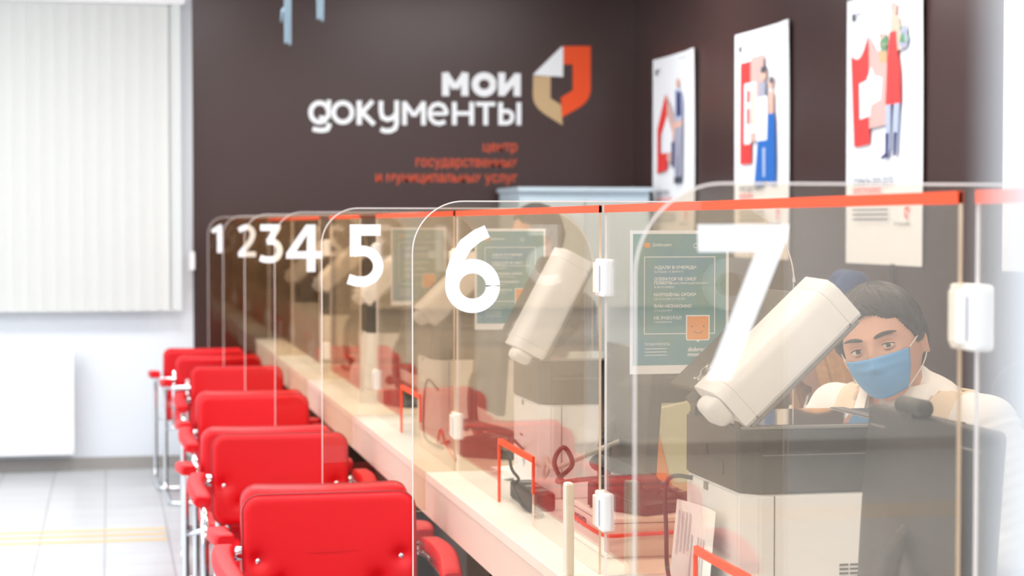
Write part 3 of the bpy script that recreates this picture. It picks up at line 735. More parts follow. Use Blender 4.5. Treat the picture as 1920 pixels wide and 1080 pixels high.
# ================================================================ notice sheets taped to the numbered screens
def notice(k, x0, label):
    w, h = 0.203, 0.283; z0 = 1.5 - (700 - 421) / 3600 * 3.80
    Y = YK[k] - 0.0035
    t = thing('notice_sheet', (x0 + w / 2, Y, z0), label, 'notice', 'blue notices taped to the screens')
    fr = Frame((-w / 2, 0, 0), (1, 0, 0), (0, 0, 1))
    bm = bmesh.new(); box(bm, -w / 2, w / 2, -0.0005, 0, 0, h); link('sheet', bm, M['paper'], t)
    fr = Frame((-w / 2, -0.0006, 0), (1, 0, 0), (0, 0, 1))
    bm = bmesh.new(); poly2d(bm, fr, [(0.006, 0.017), (w - 0.006, 0.017), (w - 0.006, h - 0.007), (0.006, h - 0.007)], 0.0002); link('teal_field', bm, M['teal'], t)
    # crop (1150,420) scale 3.6 -> metres
    s = w / (724 - 45); C = lambda x, y: ((x - 45) * s, h - (y - 22) * s * (h / (990 * s)) )
    C = lambda x, y: ((x - 45) * w / 679, h - (y - 22) * h / 990)
    bm = bmesh.new()
    ribbon(bm, fr, [C(590, 735), C(626, 735), C(626, 205), C(143, 205), C(143, 735), C(432, 735)], 0.0016, 0.0005)
    link('printed_frame', bm, M['paper'], t)
    bm = bmesh.new()
    for s_, x, y, sz, fitw, bd in (('ЖДАЛИ В ОЧЕРЕДИ', 210, 288, 0.0085, 286, 0.02), ('БОЛЬШЕ 15 МИНУТ?', 210, 314, 0.0058, 200, 0), ('ОПЕРАТОР НЕ СМОГ', 210, 368, 0.0085, 292, 0.02),
                         ('ПОМОЧЬ', 210, 394, 0.0085, 126, 0.02), ('КВАЛИФИЦИРОВАННО', 344, 394, 0.0058, 232, 0), ('И ВЕЖЛИВО?', 210, 420, 0.0058, 136, 0),
                         ('НАРУШЕНЫ СРОКИ', 210, 475, 0.0085, 286, 0.02), ('ОКАЗАНИЯ УСЛУГИ?', 210, 502, 0.0058, 212, 0), ('ВАМ НЕЗАКОННО', 210, 555, 0.0085, 256, 0.02),
                         ('ОТКАЗАЛИ?', 210, 582, 0.0058, 122, 0), ('НЕ РАБОТАЛ', 210, 636, 0.0085, 186, 0.02), ('ТЕРМИНАЛ?', 210, 662, 0.0058, 124, 0),
                         ('ПОЖАЛУЙТЕСЬ,', 146, 815, 0.007, 176, 0), ('Добродел', 196, 130, 0.0075, 130, 0.01), ('dobrodel.', 442, 858, 0.0115, 170, 0.02), ('mosreg.ru', 442, 892, 0.0115, 180, 0.02)):
        a, b = C(x, y); add_text(bm, fr, s_, a, b, sz, 0.0005, bd, fit=fitw * w / 679)
    for q in range(3):
        a, b = C(146, 840 + q * 22); poly2d(bm, fr, [(a, b), (a + 0.045, b), (a + 0.045, b + 0.0012), (a, b + 0.0012)], 0.0005)
    ribbon(bm, fr, [(C(496 + 16 * math.cos(a_), 128 + 16 * math.sin(a_))) for a_ in [i * PI / 6 for i in range(13)]], 0.0012, 0.0005)
    link('printed_text', bm, M['paper'], t)
    bm = bmesh.new(); poly2d(bm, fr, [C(*p) for p in ((428, 608), (592, 608), (592, 772), (582, 784), (526, 784), (512, 796), (498, 784), (438, 784), (428, 772))], 0.0006); link('emblem_border', bm, M['paper'], t)
    bm = bmesh.new(); poly2d(bm, fr, [C(*p) for p in ((436, 616), (584, 616), (584, 770), (576, 777), (444, 777), (436, 770))], 0.0008)
    poly2d(bm, fr, [C(*p) for p in ((142, 106), (180, 106), (180, 140), (142, 140))], 0.0006); link('orange_emblem', bm, M['folder'], t)
    bm = bmesh.new(); ribbon(bm, fr, [C(512 + 30 * math.cos(math.radians(a_)), 712 + 22 * math.sin(math.radians(a_))) for a_ in range(10, 171, 16)], 0.0011, 0.001)
    for ex in (470, 551): poly2d(bm, fr, [C(ex + 6 * math.cos(i), 686 + 6 * math.sin(i)) for i in range(6)], 0.001)
    link('smile', bm, M['undercounter'], t)
    return t
notice(6, 1.0, 'blue-green notice sheet with white text taped on screen six, largest of the notices')
notice(5, 1.0, 'blue-green notice sheet taped on screen five, seen through number six')
notice(4, 1.0, 'blue-green notice sheet taped on screen four, seen between numbers five and six')

# ================================================================ chairs
def make_chair():
    t = thing('armchair', (0, 0, 0), '', 'chair', 'red armchairs along the counter')
    # backrest: width .44, .52 .. .81, leaning
    dents = [(-0.187, -0.02), (0.187, -0.02), (-0.127, -0.078), (0.127, -0.078)]
    def df(x, y, z):
        if y < 0:
            for dx, dz in dents:
                d2 = (x - dx) ** 2 + (z - dz) ** 2; y += 0.013 * math.exp(-d2 / 0.00035) + 0.004 * math.exp(-d2 / 0.0018)
        y += -0.025 * (x / 0.22) ** 2
        y -= 0.006 * math.cos(x / 0.22 * PI / 2) * (1 if y < 0 else -1)
        return (x, y, z)
    bm = slab(0.452, 0.30, 0.06, 0.045, 0.02, df, nc=8, ne=5, inner=14)
    R = Matrix.Translation((0, 0.245, 0.650)) @ Matrix.Rotation(math.radians(-9), 4, 'X')
    back = link('backrest', xf(bm, R), M['leather'], t, smooth=True)
    bm = bmesh.new()
    P0 = rrect(0.452 - 0.004, 0.30 - 0.004, 0.043, 8); pts = []
    for i_, p in enumerate(P0):
        q = P0[(i_ + 1) % len(P0)]; m_ = 12 if (i_ + 1) % 9 == 0 else 1
        for k_ in range(m_): pts.append(df(p[0] + (q[0] - p[0]) * k_ / m_, -0.0175, p[1] + (q[1] - p[1]) * k_ / m_))
    tube(bm, pts[:], 0.0038, 6, closed=True)
    link('piping', xf(bm, R), M['piping'], back, smooth=True)
    for dx, dz in dents:
        bm = bmesh.new(); bmesh.ops.create_uvsphere(bm, u_segments=14, v_segments=8, radius=0.0085)
        yy = df(dx, -0.03, dz)[1]
        xf(bm, R @ Matrix.Translation((dx, yy - 0.001, dz)) @ Matrix.Diagonal((1, 0.55, 1, 1)))
        link('bolt', bm, M['chrome'], back, smooth=True)
    # seat
    bm = slab(0.44, 0.43, 0.075, 0.05, 0.028, lambda x, y, z: (x, y, z), nc=8)
    Rs = Matrix.Translation((0, -0.01, 0.435)) @ Matrix.Rotation(math.radians(-90 - 3), 4, 'X')
    link('seat', xf(bm, Rs), M['leather'], t, smooth=True)
    # frame loop
    xa = 0.262
    pts = [(0, 0.295, 0.635), (xa, 0.30, 0.637), (xa, -0.03, 0.622), (xa, -0.225, 0.58), (xa, -0.235, 0.013), (xa, 0.235, 0.013), (0, 0.235, 0.013)]
    half = fillet(pts, 0.075, 6)
    full = half[1:-1] + [Vector((-p.x, p.y, p.z)) for p in half[::-1][1:-1]]
    bm = bmesh.new(); tube(bm, full, 0.0125, 12, closed=True); link('tube_frame', bm, M['chrome'], t, smooth=True)
    for s in (-1, 1):
        bm = bmesh.new(); tube(bm, fillet([(s * xa, -0.228, 0.36), (s * 0.17, -0.19, 0.385), (s * 0.17, 0.17, 0.37), (s * 0.17, 0.268, 0.45), (s * 0.17, 0.285, 0.68)], 0.05, 5), 0.01, 10)
        link('seat_rail', bm, M['chrome'], t, smooth=True)
    # arm pads
    for s in (-1, 1):
        bm = bmesh.new(); P = []
        n = 14
        for i in range(n + 1):
            a = i / n; y = 0.268 - 0.36 * a; z = 0.658 + 0.004 * math.sin(PI * a) - 0.034 * a ** 1.6; x = s * (xa + 0.004 + 0.016 * math.sin(PI * min(1, a * 1.1)))
            P.append((x, y, z))
        secs = []
        for i, (x, y, z) in enumerate(P):
            a = i / n; k = 1.0 if 0 < i < n else 0.80
            secs.append([bm.verts.new((x + q[0] * k, y, z + q[1] * k)) for q in rrect(0.056, 0.038, 0.013, 4)])
        for i in range(n):
            m = len(secs[0])
            for j in range(m): bm.faces.new((secs[i][j], secs[i][(j + 1) % m], secs[i + 1][(j + 1) % m], secs[i + 1][j])).smooth = True
        bm.faces.new(secs[0][::-1]); bm.faces.new(secs[-1])
        link('arm_pad', bm, M['leather'], t)
    return t
ch0 = make_chair()
CH = [('A', 5.00, 0.558, 0, 1, 'red leather armchair facing the camera, nearest and largest of the row'),
      ('A2', 5.13, 0.565, PI, 0, 'red armchair facing away, standing back to back behind the nearest armchair'),
      ('B', 6.42, 0.549, 0, -1, 'red armchair facing the camera, second largest back in the row'),
      ('C', 6.60, 0.53, PI, 0, 'red armchair facing away, its back just behind and left of the second largest back'),
      ('D', 7.88, 0.577, 0, 1, 'red armchair facing the camera whose back top stands below number four'),
      ('D2', 8.02, 0.575, PI, 0, 'red armchair facing away, hidden behind the back below number four'),
      ('E', 9.46, 0.603, 0, -2, 'red armchair facing the camera, third back counted from the white wall'),
      ('F', 10.22, 0.565, PI, 1, 'red armchair facing away, second back counted from the white wall'),
      ('G', 10.80, 0.52, PI, 0, 'red armchair farthest away, nearest the white wall and radiator')]
for i, (nm, z, cx, rz, tw, lb) in enumerate(CH):
    yb = (z - 0.2052 * cx) / 0.9787                       # where the back's top edge stands
    c, s_ = math.cos(rz), math.sin(rz)
    yo = yb - (0.262 if rz == 0 else -0.262)
    o = ch0 if i == 0 else dup(ch0)
    o.location = (cx, yo, 0); o.rotation_euler = (0, 0, rz + math.radians(tw)); o['label'] = lb

# ================================================================ printers
def make_printer(ang, label, loc):
    t = thing('office_printer', loc, label, 'printer', 'printers with raised lids on the counter')
    Wd, D = 0.40, 0.32
    # lower body, corner chamfered toward near-left
    def prism(name, z0, z1, ch, grow, mat, x0=0.0, bev=0.004):
        pts = [(x0 + ch - grow, -grow), (Wd + grow, -grow), (Wd + grow, D + grow), (x0 - grow, D + grow), (x0 - grow, ch * 0.9 - grow)]
        bm = bmesh.new(); A = [bm.verts.new((p[0], p[1], z0)) for p in pts]; B = [bm.verts.new((p[0], p[1], z1)) for p in pts]
        bm.faces.new(A[::-1]); bm.faces.new(B)
        for i in range(5): bm.faces.new((A[i], A[(i + 1) % 5], B[(i + 1) % 5], B[i]))
        if bev: bmesh.ops.bevel(bm, geom=list(bm.edges), offset=bev, segments=3, affect='EDGES')
        return autosmooth(link(name, bm, mat, t))
    lo = prism('lower_body', 0.0, 0.238, 0.03, 0.0, M['pwhite'])
    up = prism('scanner_section', 0.239, 0.349, 0.032, 0.001, M['pdark'])
    # details
    link('body_seam', bbox_bm(0.055, 0.0565, -0.0012, 0.0005, 0.0, 0.236), M['seam'], lo)
    bm = bmesh.new()
    for r_ in range(5):
        for c_ in range(4): box(bm, 0.172 + c_ * 0.019, 0.188 + c_ * 0.019, -0.0012, 0.0008, 0.085 + r_ * 0.0072, 0.0885 + r_ * 0.0072)
    link('vent_grille', bm, M['seam'], lo)
    bm = bmesh.new(); box(bm, -0.0012, 0.0005, 0.20, 0.235, 0.14, 0.144); link('paper_slot', bm, M['seam'], lo)
    frl = Frame((-0.0008, 0.30, 0.05), (0, -1, 0), (0, 0, 1))
    bm = bmesh.new()
    for q in range(4): box(bm, -0.001, 0.0002, 0.28, 0.286, 0.06 + q * 0.009, 0.063 + q * 0.009)
    for (a_, b_) in ((0.18, 0.07), (0.19, 0.062), (0.2, 0.075)): box(bm, -0.001, 0.0002, a_, a_ + 0.006, b_, b_ + 0.018)
    add_text(bm, frl, 'K+', 0.06, 0.09, 0.018, 0.0004)
    link('side_marks', bm, M['inkpale'], lo)
    bm = bmesh.new(); box(bm, -0.0025, 0.0005, 0.19, 0.21, 0.222, 0.236); link('side_latch', bm, M['pgrey'], lo)
    link('section_groove', bbox_bm(0.034, Wd, -0.0022, 0.0005, 0.304, 0.3055), M['pgrey'], up)
    bm = bmesh.new(); box(bm, -0.0025, 0.0, 0.10, 0.145, 0.26, 0.285); box(bm, -0.0025, 0.0, 0.19, 0.2, 0.285, 0.305); box(bm, -0.0022, 0, 0.05, 0.22, 0.282, 0.284); link('side_ports', bm, M['black'], up)
    # platen
    bm = bmesh.new(); box(bm, 0.035, 0.275, 0.02, D - 0.012, 0.349, 0.3515); pl = link('platen_frame', bm, M['pgrey'], t)
    bm = bmesh.new(); box(bm, 0.04, 0.262, 0.032, D - 0.022, 0.3515, 0.3525); link('platen_glass', bm, M['platen'], pl)
    bm = bmesh.new(); box(bm, 0.0, Wd, 0.0005, 0.014, 0.349, 0.353); box(bm, 0.275, 0.3, 0.014, D - 0.01, 0.349, 0.353); link('platen_rim', bm, M['pgrey'], pl)
    # raised lid: local axes a (out from hinge), b (up through thickness)
    R = Matrix.Translation((0.012, 0.0, 0.353)) @ Matrix.Rotation(-math.radians(ang), 4, 'Y')
    lid = bpy.data.objects.new('raised_lid', None)
    L = 0.272; T = 0.082
    def feed(a0, a1, mat, name, grow=0.0, par=None):
        # section in y-b plane: near face at y=0, top rounded over to y=.13
        sec = [(0, 0.0), (0, T - 0.022), (0.006, T - 0.008), (0.02, T), (0.115, T + 0.004), (0.13, T - 0.006), (0.13, 0.0)]
        sec = [(0.065 + (p[0] - 0.065) * (1 + grow), p[1] * (1 + grow)) for p in sec]
        bm = bmesh.new(); n = len(sec)
        A = [bm.verts.new((a0, p[0], p[1])) for p in sec]; B = [bm.verts.new((a1, p[0], p[1])) for p in sec]
        bm.faces.new(A); bm.faces.new(B[::-1])
        for i in range(n): bm.faces.new((A[i], B[i], B[(i + 1) % n], A[(i + 1) % n]))
        bmesh.ops.recalc_face_normals(bm, faces=bm.faces)
        if name != 'seam': bmesh.ops.bevel(bm, geom=[e for e in bm.edges if len(e.link_faces) == 2 and e.calc_face_angle(0) > 0.7 and abs((e.verts[0].co - e.verts[1].co).x) > 0.5 * abs(a1 - a0)], offset=0.006, segments=3, affect='EDGES')
        return autosmooth(link(name, xf(bm, R), mat, par or t), 40)
    lid = feed(0.022, L - 0.026, M['pwhite'], 'raised_lid')
    for a0, a1 in ((-0.004, 0.0215), (L - 0.0255, L)): feed(a0, a1, M['pwhite'], 'lid_end_cap', par=lid)
    bm = bmesh.new(); box(bm, 0.0205, 0.023, 0.0008, 0.129, 0.001, T - 0.0225); 
    lid_s = feed(0.0212, 0.0222, M['seam'], 'seam', -0.012, lid); lid_s2 = feed(L - 0.0262, L - 0.0252, M['seam'], 'seam', -0.012, lid); bm.free()
    bm = bbox_bm(-0.035, -0.002, 0.0, 0.075, 0.026, 0.078, 0.014, 4); autosmooth(link('hinge_cover', xf(bm, R), M['pwhite'], lid), 50)
    bm = bbox_bm(0.0, L - 0.01, 0.131, D - 0.01, 0.0, 0.03, 0.004, 2); link('lid_plate', xf(bm, R), M['pdark'], lid)
    bm = bbox_bm(0.0, L - 0.02, 0.131, D - 0.004, 0.060, 0.068, 0.003, 2); box(bm, 0.02, L - 0.04, 0.131, D - 0.05, 0.03, 0.06); tr = link('paper_tray', xf(bm, R), M['pdark'], lid)
    bm = bmesh.new(); frt = Frame((0, 0, 0.0684), (0, -1, 0), (1, 0, 0))
    for q in range(9):
        yy = 0.17 + (q % 3) * 0.022; aa = 0.03 + (q // 3) * 0.016
        ribbon(bm, Frame((0, 0, 0.0686), (1, 0, 0), (0, 1, 0)), [(aa + 0.008 * math.cos(v), yy + 0.008 * math.sin(v)) for v in [j * 0.7 + q for j in range(7)]], 0.0022)
    link('tray_icons', xf(bm, R), M['paper'], tr)
    bm = bbox_bm(0.004, L - 0.01, 0.004, D - 0.01, -0.008, -0.0005, 0.002, 1); link('lid_pad', xf(bm, R), M['pgrey'], lid)
    for yy in (0.02, 0.27):
        bm = bbox_bm(0.0, 0.03, yy, yy + 0.03, 0.345, 0.372, 0.003, 2); link('hinge', bm, M['pdark'], t)
    # control panel at the operator side
    bm = bbox_bm(0.0, 0.075, 0.03, 0.29, -0.012, 0.012, 0.005, 2); xf(bm, Matrix.Translation((Wd - 0.02, 0, 0.335)) @ Matrix.Rotation(math.radians(25), 4, 'Y')); link('control_panel', bm, M['pdark'], t)
    return t
PX = 1.035
pr7 = make_printer(43, 'white and charcoal printer with raised white lid beside the masked man, nearest of the printers', (PX, YK[7] + 1.044, TOP))
pr6 = make_printer(62, 'white and charcoal printer with steeply raised lid between numbers five and six', (PX + 0.02, YK[6] + 1.044, TOP))
for k, lb in ((5, 'white and charcoal printer standing behind screen five, third from the camera'), (4, 'white and charcoal printer standing behind screen four'), (3, 'white and charcoal printer standing behind screen three'), (2, 'white and charcoal printer farthest away, behind screen two')):
    dup(pr7, (PX + 0.02, YK[k] + 1.044 - (0.06 if k == 2 else 0), TOP), label=lb)

# ================================================================ monitors
def make_monitor(loc, label):
    t = thing('computer_monitor', loc, label, 'monitor', 'monitors on the counter')
    def df(x, y, z): return (x, y, z)
    bm = slab(0.42, 0.30, 0.028, 0.012, 0.006, None, nc=4, ne=3, inner=4)
    # slab front=-Y -> turn so the screen faces +X; back bulge toward -X
    for v in bm.verts:
        if v.co.y > 0: v.co.y += 0.022 * math.exp(-((v.co.x / 0.13) ** 2 + (v.co.z / 0.09) ** 2))
    R = Matrix.Translation((0, 0, 0.262)) @ Matrix.Rotation(math.radians(4), 4, 'Y') @ Matrix.Rotation(math.radians(90), 4, 'Z')
    sh = link('housing', xf(bm, R), M['black'], t, smooth=True)
    bm = bbox_bm(-0.2, 0.2, -0.0148, -0.0138, -0.135, 0.14); link('screen', xf(bm, R), M['screen'], sh)
    bm = bbox_bm(-0.195, 0.195, 0.0142, 0.0155, 0.118, 0.121); 
    for q in range(9): box(bm, -0.06 + q * 0.014, -0.053 + q * 0.014, 0.0142, 0.0158, 0.128, 0.136)
    link('rear_vents', xf(bm, R), M['pgrey'], sh)
    bm = bmesh.new(); tube(bm, spline([(-0.02, 0, 0.25), (-0.055, 0, 0.2), (-0.055, 0, 0.08), (-0.02, 0, 0.012)], 16), 0.016, 10); link('stand_neck', bm, M['black'], t, smooth=True)
    bm = bbox_bm(-0.075, 0.085, -0.11, 0.11, 0.0, 0.012, 0.004, 2); link('stand_base', bm, M['black'], t)
    return t
MY = 0.60
mon = make_monitor((1.165, YK[7] + MY, TOP), 'black monitor seen from behind with a webcam on top, in front of the masked man')
for k, lb in ((6, 'black monitor seen from behind, standing past the notice on screen six'), (5, 'black monitor seen from behind past screen five'), (4, 'black monitor seen from behind past screen four'), (3, 'black monitor seen from behind past screen three')):
    dup(mon, (1.165, YK[k] + MY, TOP), label=lb)
wc = thing('webcam', (1.158, YK[7] + MY + 0.03, TOP + 0.412), 'small black barrel webcam clipped on the nearest monitor', 'webcam')
bm = bmesh.new(); tube(bm, [(0, -0.045, 0.012), (0, -0.04, 0.012), (0, 0.04, 0.012), (0, 0.045, 0.012)], [0.010, 0.0135, 0.0135, 0.010], 16); link('barrel', bm, M['black'], wc, smooth=True)
bm = bbox_bm(-0.012, 0.016, -0.02, 0.02, -0.004, 0.002, 0.001, 1); link('mount', bm, M['black'], wc)
bm = bmesh.new(); tube(bm, [(0.011, 0, 0.012), (0.016, 0, 0.012)], 0.007, 12); link('lens', bm, M['screen'], wc)

# ================================================================ things on the counter
def cable(name, pts, r, mat, label, n=60):
    bm = bmesh.new(); base = Vector(pts[0]); tube(bm, [Vector(p) - base for p in spline(pts, n)], r, 8); o = link(name, bm, mat, smooth=True); o.location = base
    return tag(o, label, 'cable')
# power supply box in booth six-five
ub = thing('power_unit', (1.11, 4.0, TOP), 'low white power unit box on the counter just beyond screen six', 'box')
link('case', bbox_bm(-0.11, 0.13, -0.17, 0.12, 0.0, 0.085, 0.006, 3), M['clip'], ub)
bm = bmesh.new(); fu = Frame((-0.1105, 0.11, 0.04), (0, -1, 0), (0, 0, 1)); add_text(bm, fu, 'POWER', 0.02, 0.0, 0.03, 0.0004, 0.02); link('lettering', bm, M['ink'], ub)
link('lid_groove', bbox_bm(-0.1112, 0.13, -0.1712, 0.1212, 0.072, 0.0735), M['pgrey'], ub)
def phone(loc, rz, label, group='desk telephones'):
    t = thing('desk_telephone', loc, label, 'telephone', group, rz)
    bm = bmesh.new(); box(bm, -0.09, 0.09, -0.09, 0.09, 0, 0.02)
    for v in bm.verts:
        if v.co.z > 0.01 and v.co.y > 0: v.co.z += 0.04
    bmesh.ops.bevel(bm, geom=list(bm.edges), offset=0.006, segments=3, affect='EDGES'); link('base', bm, M['black'], t)
    bm = bmesh.new(); tube(bm, spline([(-0.06, -0.09, 0.055), (-0.06, -0.07, 0.072), (-0.06, 0, 0.088), (-0.06, 0.07, 0.098), (-0.06, 0.09, 0.088)], 16), [0.018] * 4 + [0.013] * 9 + [0.018] * 4, 10); link('handset', bm, M['black'], t, smooth=True)
    bm = bmesh.new()
    for a in range(3):
        for b in range(4): box(bm, 0.0 + a * 0.024, 0.018 + a * 0.024, -0.06 + b * 0.026, -0.044 + b * 0.026, 0.028 + b * 0.0058, 0.036 + b * 0.0058)
    link('keypad', bm, M['pgrey'], t)
    return t
ph = phone((1.12, 3.95, TOP + 0.0855), 0.5, 'dark desk telephone lying on the white power unit beyond screen six')
dup(ph, (1.14, 5.62, TOP), 0.9, 'dark desk telephone on the counter beyond screen five')
dup(ph, (1.14, 7.25, TOP), 0.4, 'dark desk telephone on the counter beyond screen four')
ad = thing('power_adapter', (1.02, 4.62, TOP), 'dark power strip with sockets behind the orange slot between five and six', 'power strip')
link('body', bbox_bm(-0.03, 0.03, -0.13, 0.13, 0.0, 0.045, 0.008, 3), M['black'], ad)
bm = bmesh.new()
for q in range(3): tube(bm, [(0, -0.085 + q * 0.08, 0.044), (0, -0.085 + q * 0.08, 0.047)], 0.019, 16)
link('sockets', bm, M['pgrey'], ad)
cable('printer_cable', [(1.036, YK[7] + 1.044 + 0.285, TOP + 0.232), (0.995, 3.36, TOP + 0.225), (0.975, 3.30, TOP + 0.14), (0.975, 3.28, TOP + 0.06), (0.985, 3.20, TOP + 0.012), (1.0, 3.0, TOP + 0.006), (1.08, 2.85, TOP + 0.006)], 0.0042, M['cable'], 'dark cable running down from the side of the nearest printer')
cable('monitor_cable', [(1.13, 4.2, TOP + 0.2), (1.06, 4.22, TOP + 0.17), (1.0, 4.3, TOP + 0.13), (0.99, 4.34, TOP + 0.15), (0.98, 4.32, TOP + 0.12), (0.99, 4.36, TOP + 0.1), (1.02, 4.45, TOP + 0.11), (1.05, 4.7, TOP + 0.09)], 0.006, M['cablew'], 'pale cable looping above the white power unit')
cable('cable_bundle', [(1.02, 4.25, TOP + 0.089), (0.985, 4.23, TOP + 0.15), (1.0, 4.20, TOP + 0.19), (1.02, 4.2, TOP + 0.15), (0.99, 4.22, TOP + 0.11), (1.03, 4.1, TOP + 0.13), (1.12, 3.95, TOP + 0.15), (1.22, 3.9, TOP + 0.09)], 0.0055, M['cable'], 'tangled dark cable bundle on the white power unit')
cable('network_cable', [(0.992, 4.1, TOP + 0.055), (0.992, 3.95, TOP + 0.05), (1.0, 3.822, TOP + 0.05), (1.06, 3.822, TOP + 0.05), (1.14, 3.822, TOP + 0.052), (1.2, 3.822, TOP + 0.055)], 0.0042, M['cableo'], 'orange-red network cable along the white power unit')
link_ = link('cable_plug', bbox_bm(-0.02, 0.02, -0.008, 0.008, -0.012, 0.012, 0.003, 2), M['cableo']); link_.location = (1.215, 3.822, TOP + 0.058); tag(link_, 'orange-red plug at the end of the network cable', 'plug')
cable('coiled_cable', [(1.06, 4.9, TOP + 0.1), (0.99, 4.75, TOP + 0.15), (0.975, 4.66, TOP + 0.09), (0.985, 4.62, TOP + 0.065), (0.972, 4.60, TOP + 0.055), (0.96, 4.56, TOP + 0.05), (0.975, 4.5, TOP + 0.01), (1.0, 4.42, TOP + 0.006), (0.97, 4.38, TOP + 0.006)], 0.004, M['cable'], 'dark cable with a kink hanging behind the orange framed slot')
cable('scanner_cable', [(1.07, 6.3, TOP + 0.14), (1.0, 6.1, TOP + 0.19), (0.975, 6.02, TOP + 0.1), (0.97, 5.95, TOP + 0.02), (1.0, 5.8, TOP + 0.005)], 0.004, M['cable'], 'dark cable beside the third slot beyond screen five')
cable('red_cable', [(1.05, 5.98, TOP + 0.005), (1.0, 5.9, TOP + 0.005), (0.985, 5.8, TOP + 0.03), (0.98, 5.72, TOP + 0.07), (0.98, 5.62, TOP + 0.03), (0.985, 5.5, TOP + 0.005)], 0.0045, M['cableo'], 'orange-red cable on the counter beside the telephone beyond screen five')
# paper document leaning on the nearest printer
t = thing('printed_document', (1.0, 3.22, TOP), 'white printed sheet standing beside the nearest printer behind the orange topped screen', 'document')
bm = bmesh.new(); n = 10
V = []
for j in (0, 1):
    V.append([[bm.verts.new((0.012 * math.sin(i / n * 2.6) + (0.010 if j else -0.008) + d, 0.13 - 0.21 * i / n, 0.192 * j + (0.006 * i / n if j else 0))) for i in range(n + 1)] for d in (0, 0.0006)])
for i in range(n):
    bm.faces.new((V[0][0][i], V[0][0][i + 1], V[1][0][i + 1], V[1][0][i])); bm.faces.new((V[0][1][i], V[1][1][i], V[1][1][i + 1], V[0][1][i + 1]))
    bm.faces.new((V[1][0][i], V[1][0][i + 1], V[1][1][i + 1], V[1][1][i])); bm.faces.new((V[0][0][i], V[0][1][i], V[0][1][i + 1], V[0][0][i + 1]))
link('sheet', bm, M['paper'], t, smooth=True)
bm = bmesh.new()
for q in range(9):
    i0 = 0.8 + q * 0.75; yy = 0.13 - 0.21 * i0 / n; a = 0.09 + random.random() * 0.02; b = 0.175
    if q in (5,): continue
    xs = 0.012 * math.sin(i0 / n * 2.6)
    for (z0, z1) in ((a, b),) if q < 4 else ((0.02, 0.14),):
        vs = [bm.verts.new((xs - 0.0022 + (-0.008 + 0.018 * z / 0.192), y, z)) for (y, z) in ((yy, z0), (yy - 0.004, z0), (yy - 0.004, z1), (yy, z1))]; bm.faces.new(vs)
link('printed_lines', bm, M['inkpale'], t)
# papers and folder further along
t = thing('paper_stack', (1.2, 5.15, TOP), 'loose stack of papers on the counter between the two printers', 'papers')
for q in range(5):
    bm = bbox_bm(-0.15, 0.15, -0.1, 0.1, 0.004 * q, 0.004 * q + 0.003); xf(bm, Matrix.Rotation(0.1 * (q - 2), 4, 'Z')); link('sheets', bm, M['paper'], t)
t = thing('document_folder', (1.41, 4.62, TOP), 'pale green folder with an orange spine leaning beyond the monitor of screen six', 'folder')
R = Matrix.Rotation(math.radians(-12), 4, 'Z') @ Matrix.Rotation(math.radians(-14), 4, 'Y')
link('cover', xf(bbox_bm(-0.02, 0.08, -0.008, 0.008, 0.0, 0.24, 0.002, 1), R), M['paleyel'], t)
link('spine', xf(bbox_bm(-0.055, -0.0205, -0.009, 0.009, 0.0, 0.2, 0.002, 1), R), M['folder'], t)
# sanitiser bottles on the far counters
sb = thing('dispenser_bottle', (1.0, 7.9, TOP), 'white dispenser bottle on the counter seen through screen four', 'bottle', 'white dispenser bottles')
bm = bmesh.new(); tube(bm, [(0, 0, 0), (0, 0, 0.004), (0, 0, 0.10), (0, 0, 0.118), (0, 0, 0.125)], [0.024, 0.027, 0.027, 0.016, 0.011], 20); link('body', bm, M['clip'], sb, smooth=True)
bm = bmesh.new(); tube(bm, [(0, 0, 0.124), (0, 0, 0.15)], 0.006, 10); tube(bm, [(0.006, 0, 0.152), (-0.03, 0, 0.149)], 0.005, 8); link('pump', bm, M['clip'], sb, smooth=True)
dup(sb, (1.0, 9.6, TOP), label='white dispenser bottle on the counter seen through screen three')
bt = link('tissue_box', bbox_bm(-0.05, 0.05, -0.1, 0.1, 0, 0.09, 0.004, 2), M['fascia']); bt.location = (1.3, 10.09, TOP); tag(bt, 'pale box standing on the far counter past screen two', 'box')

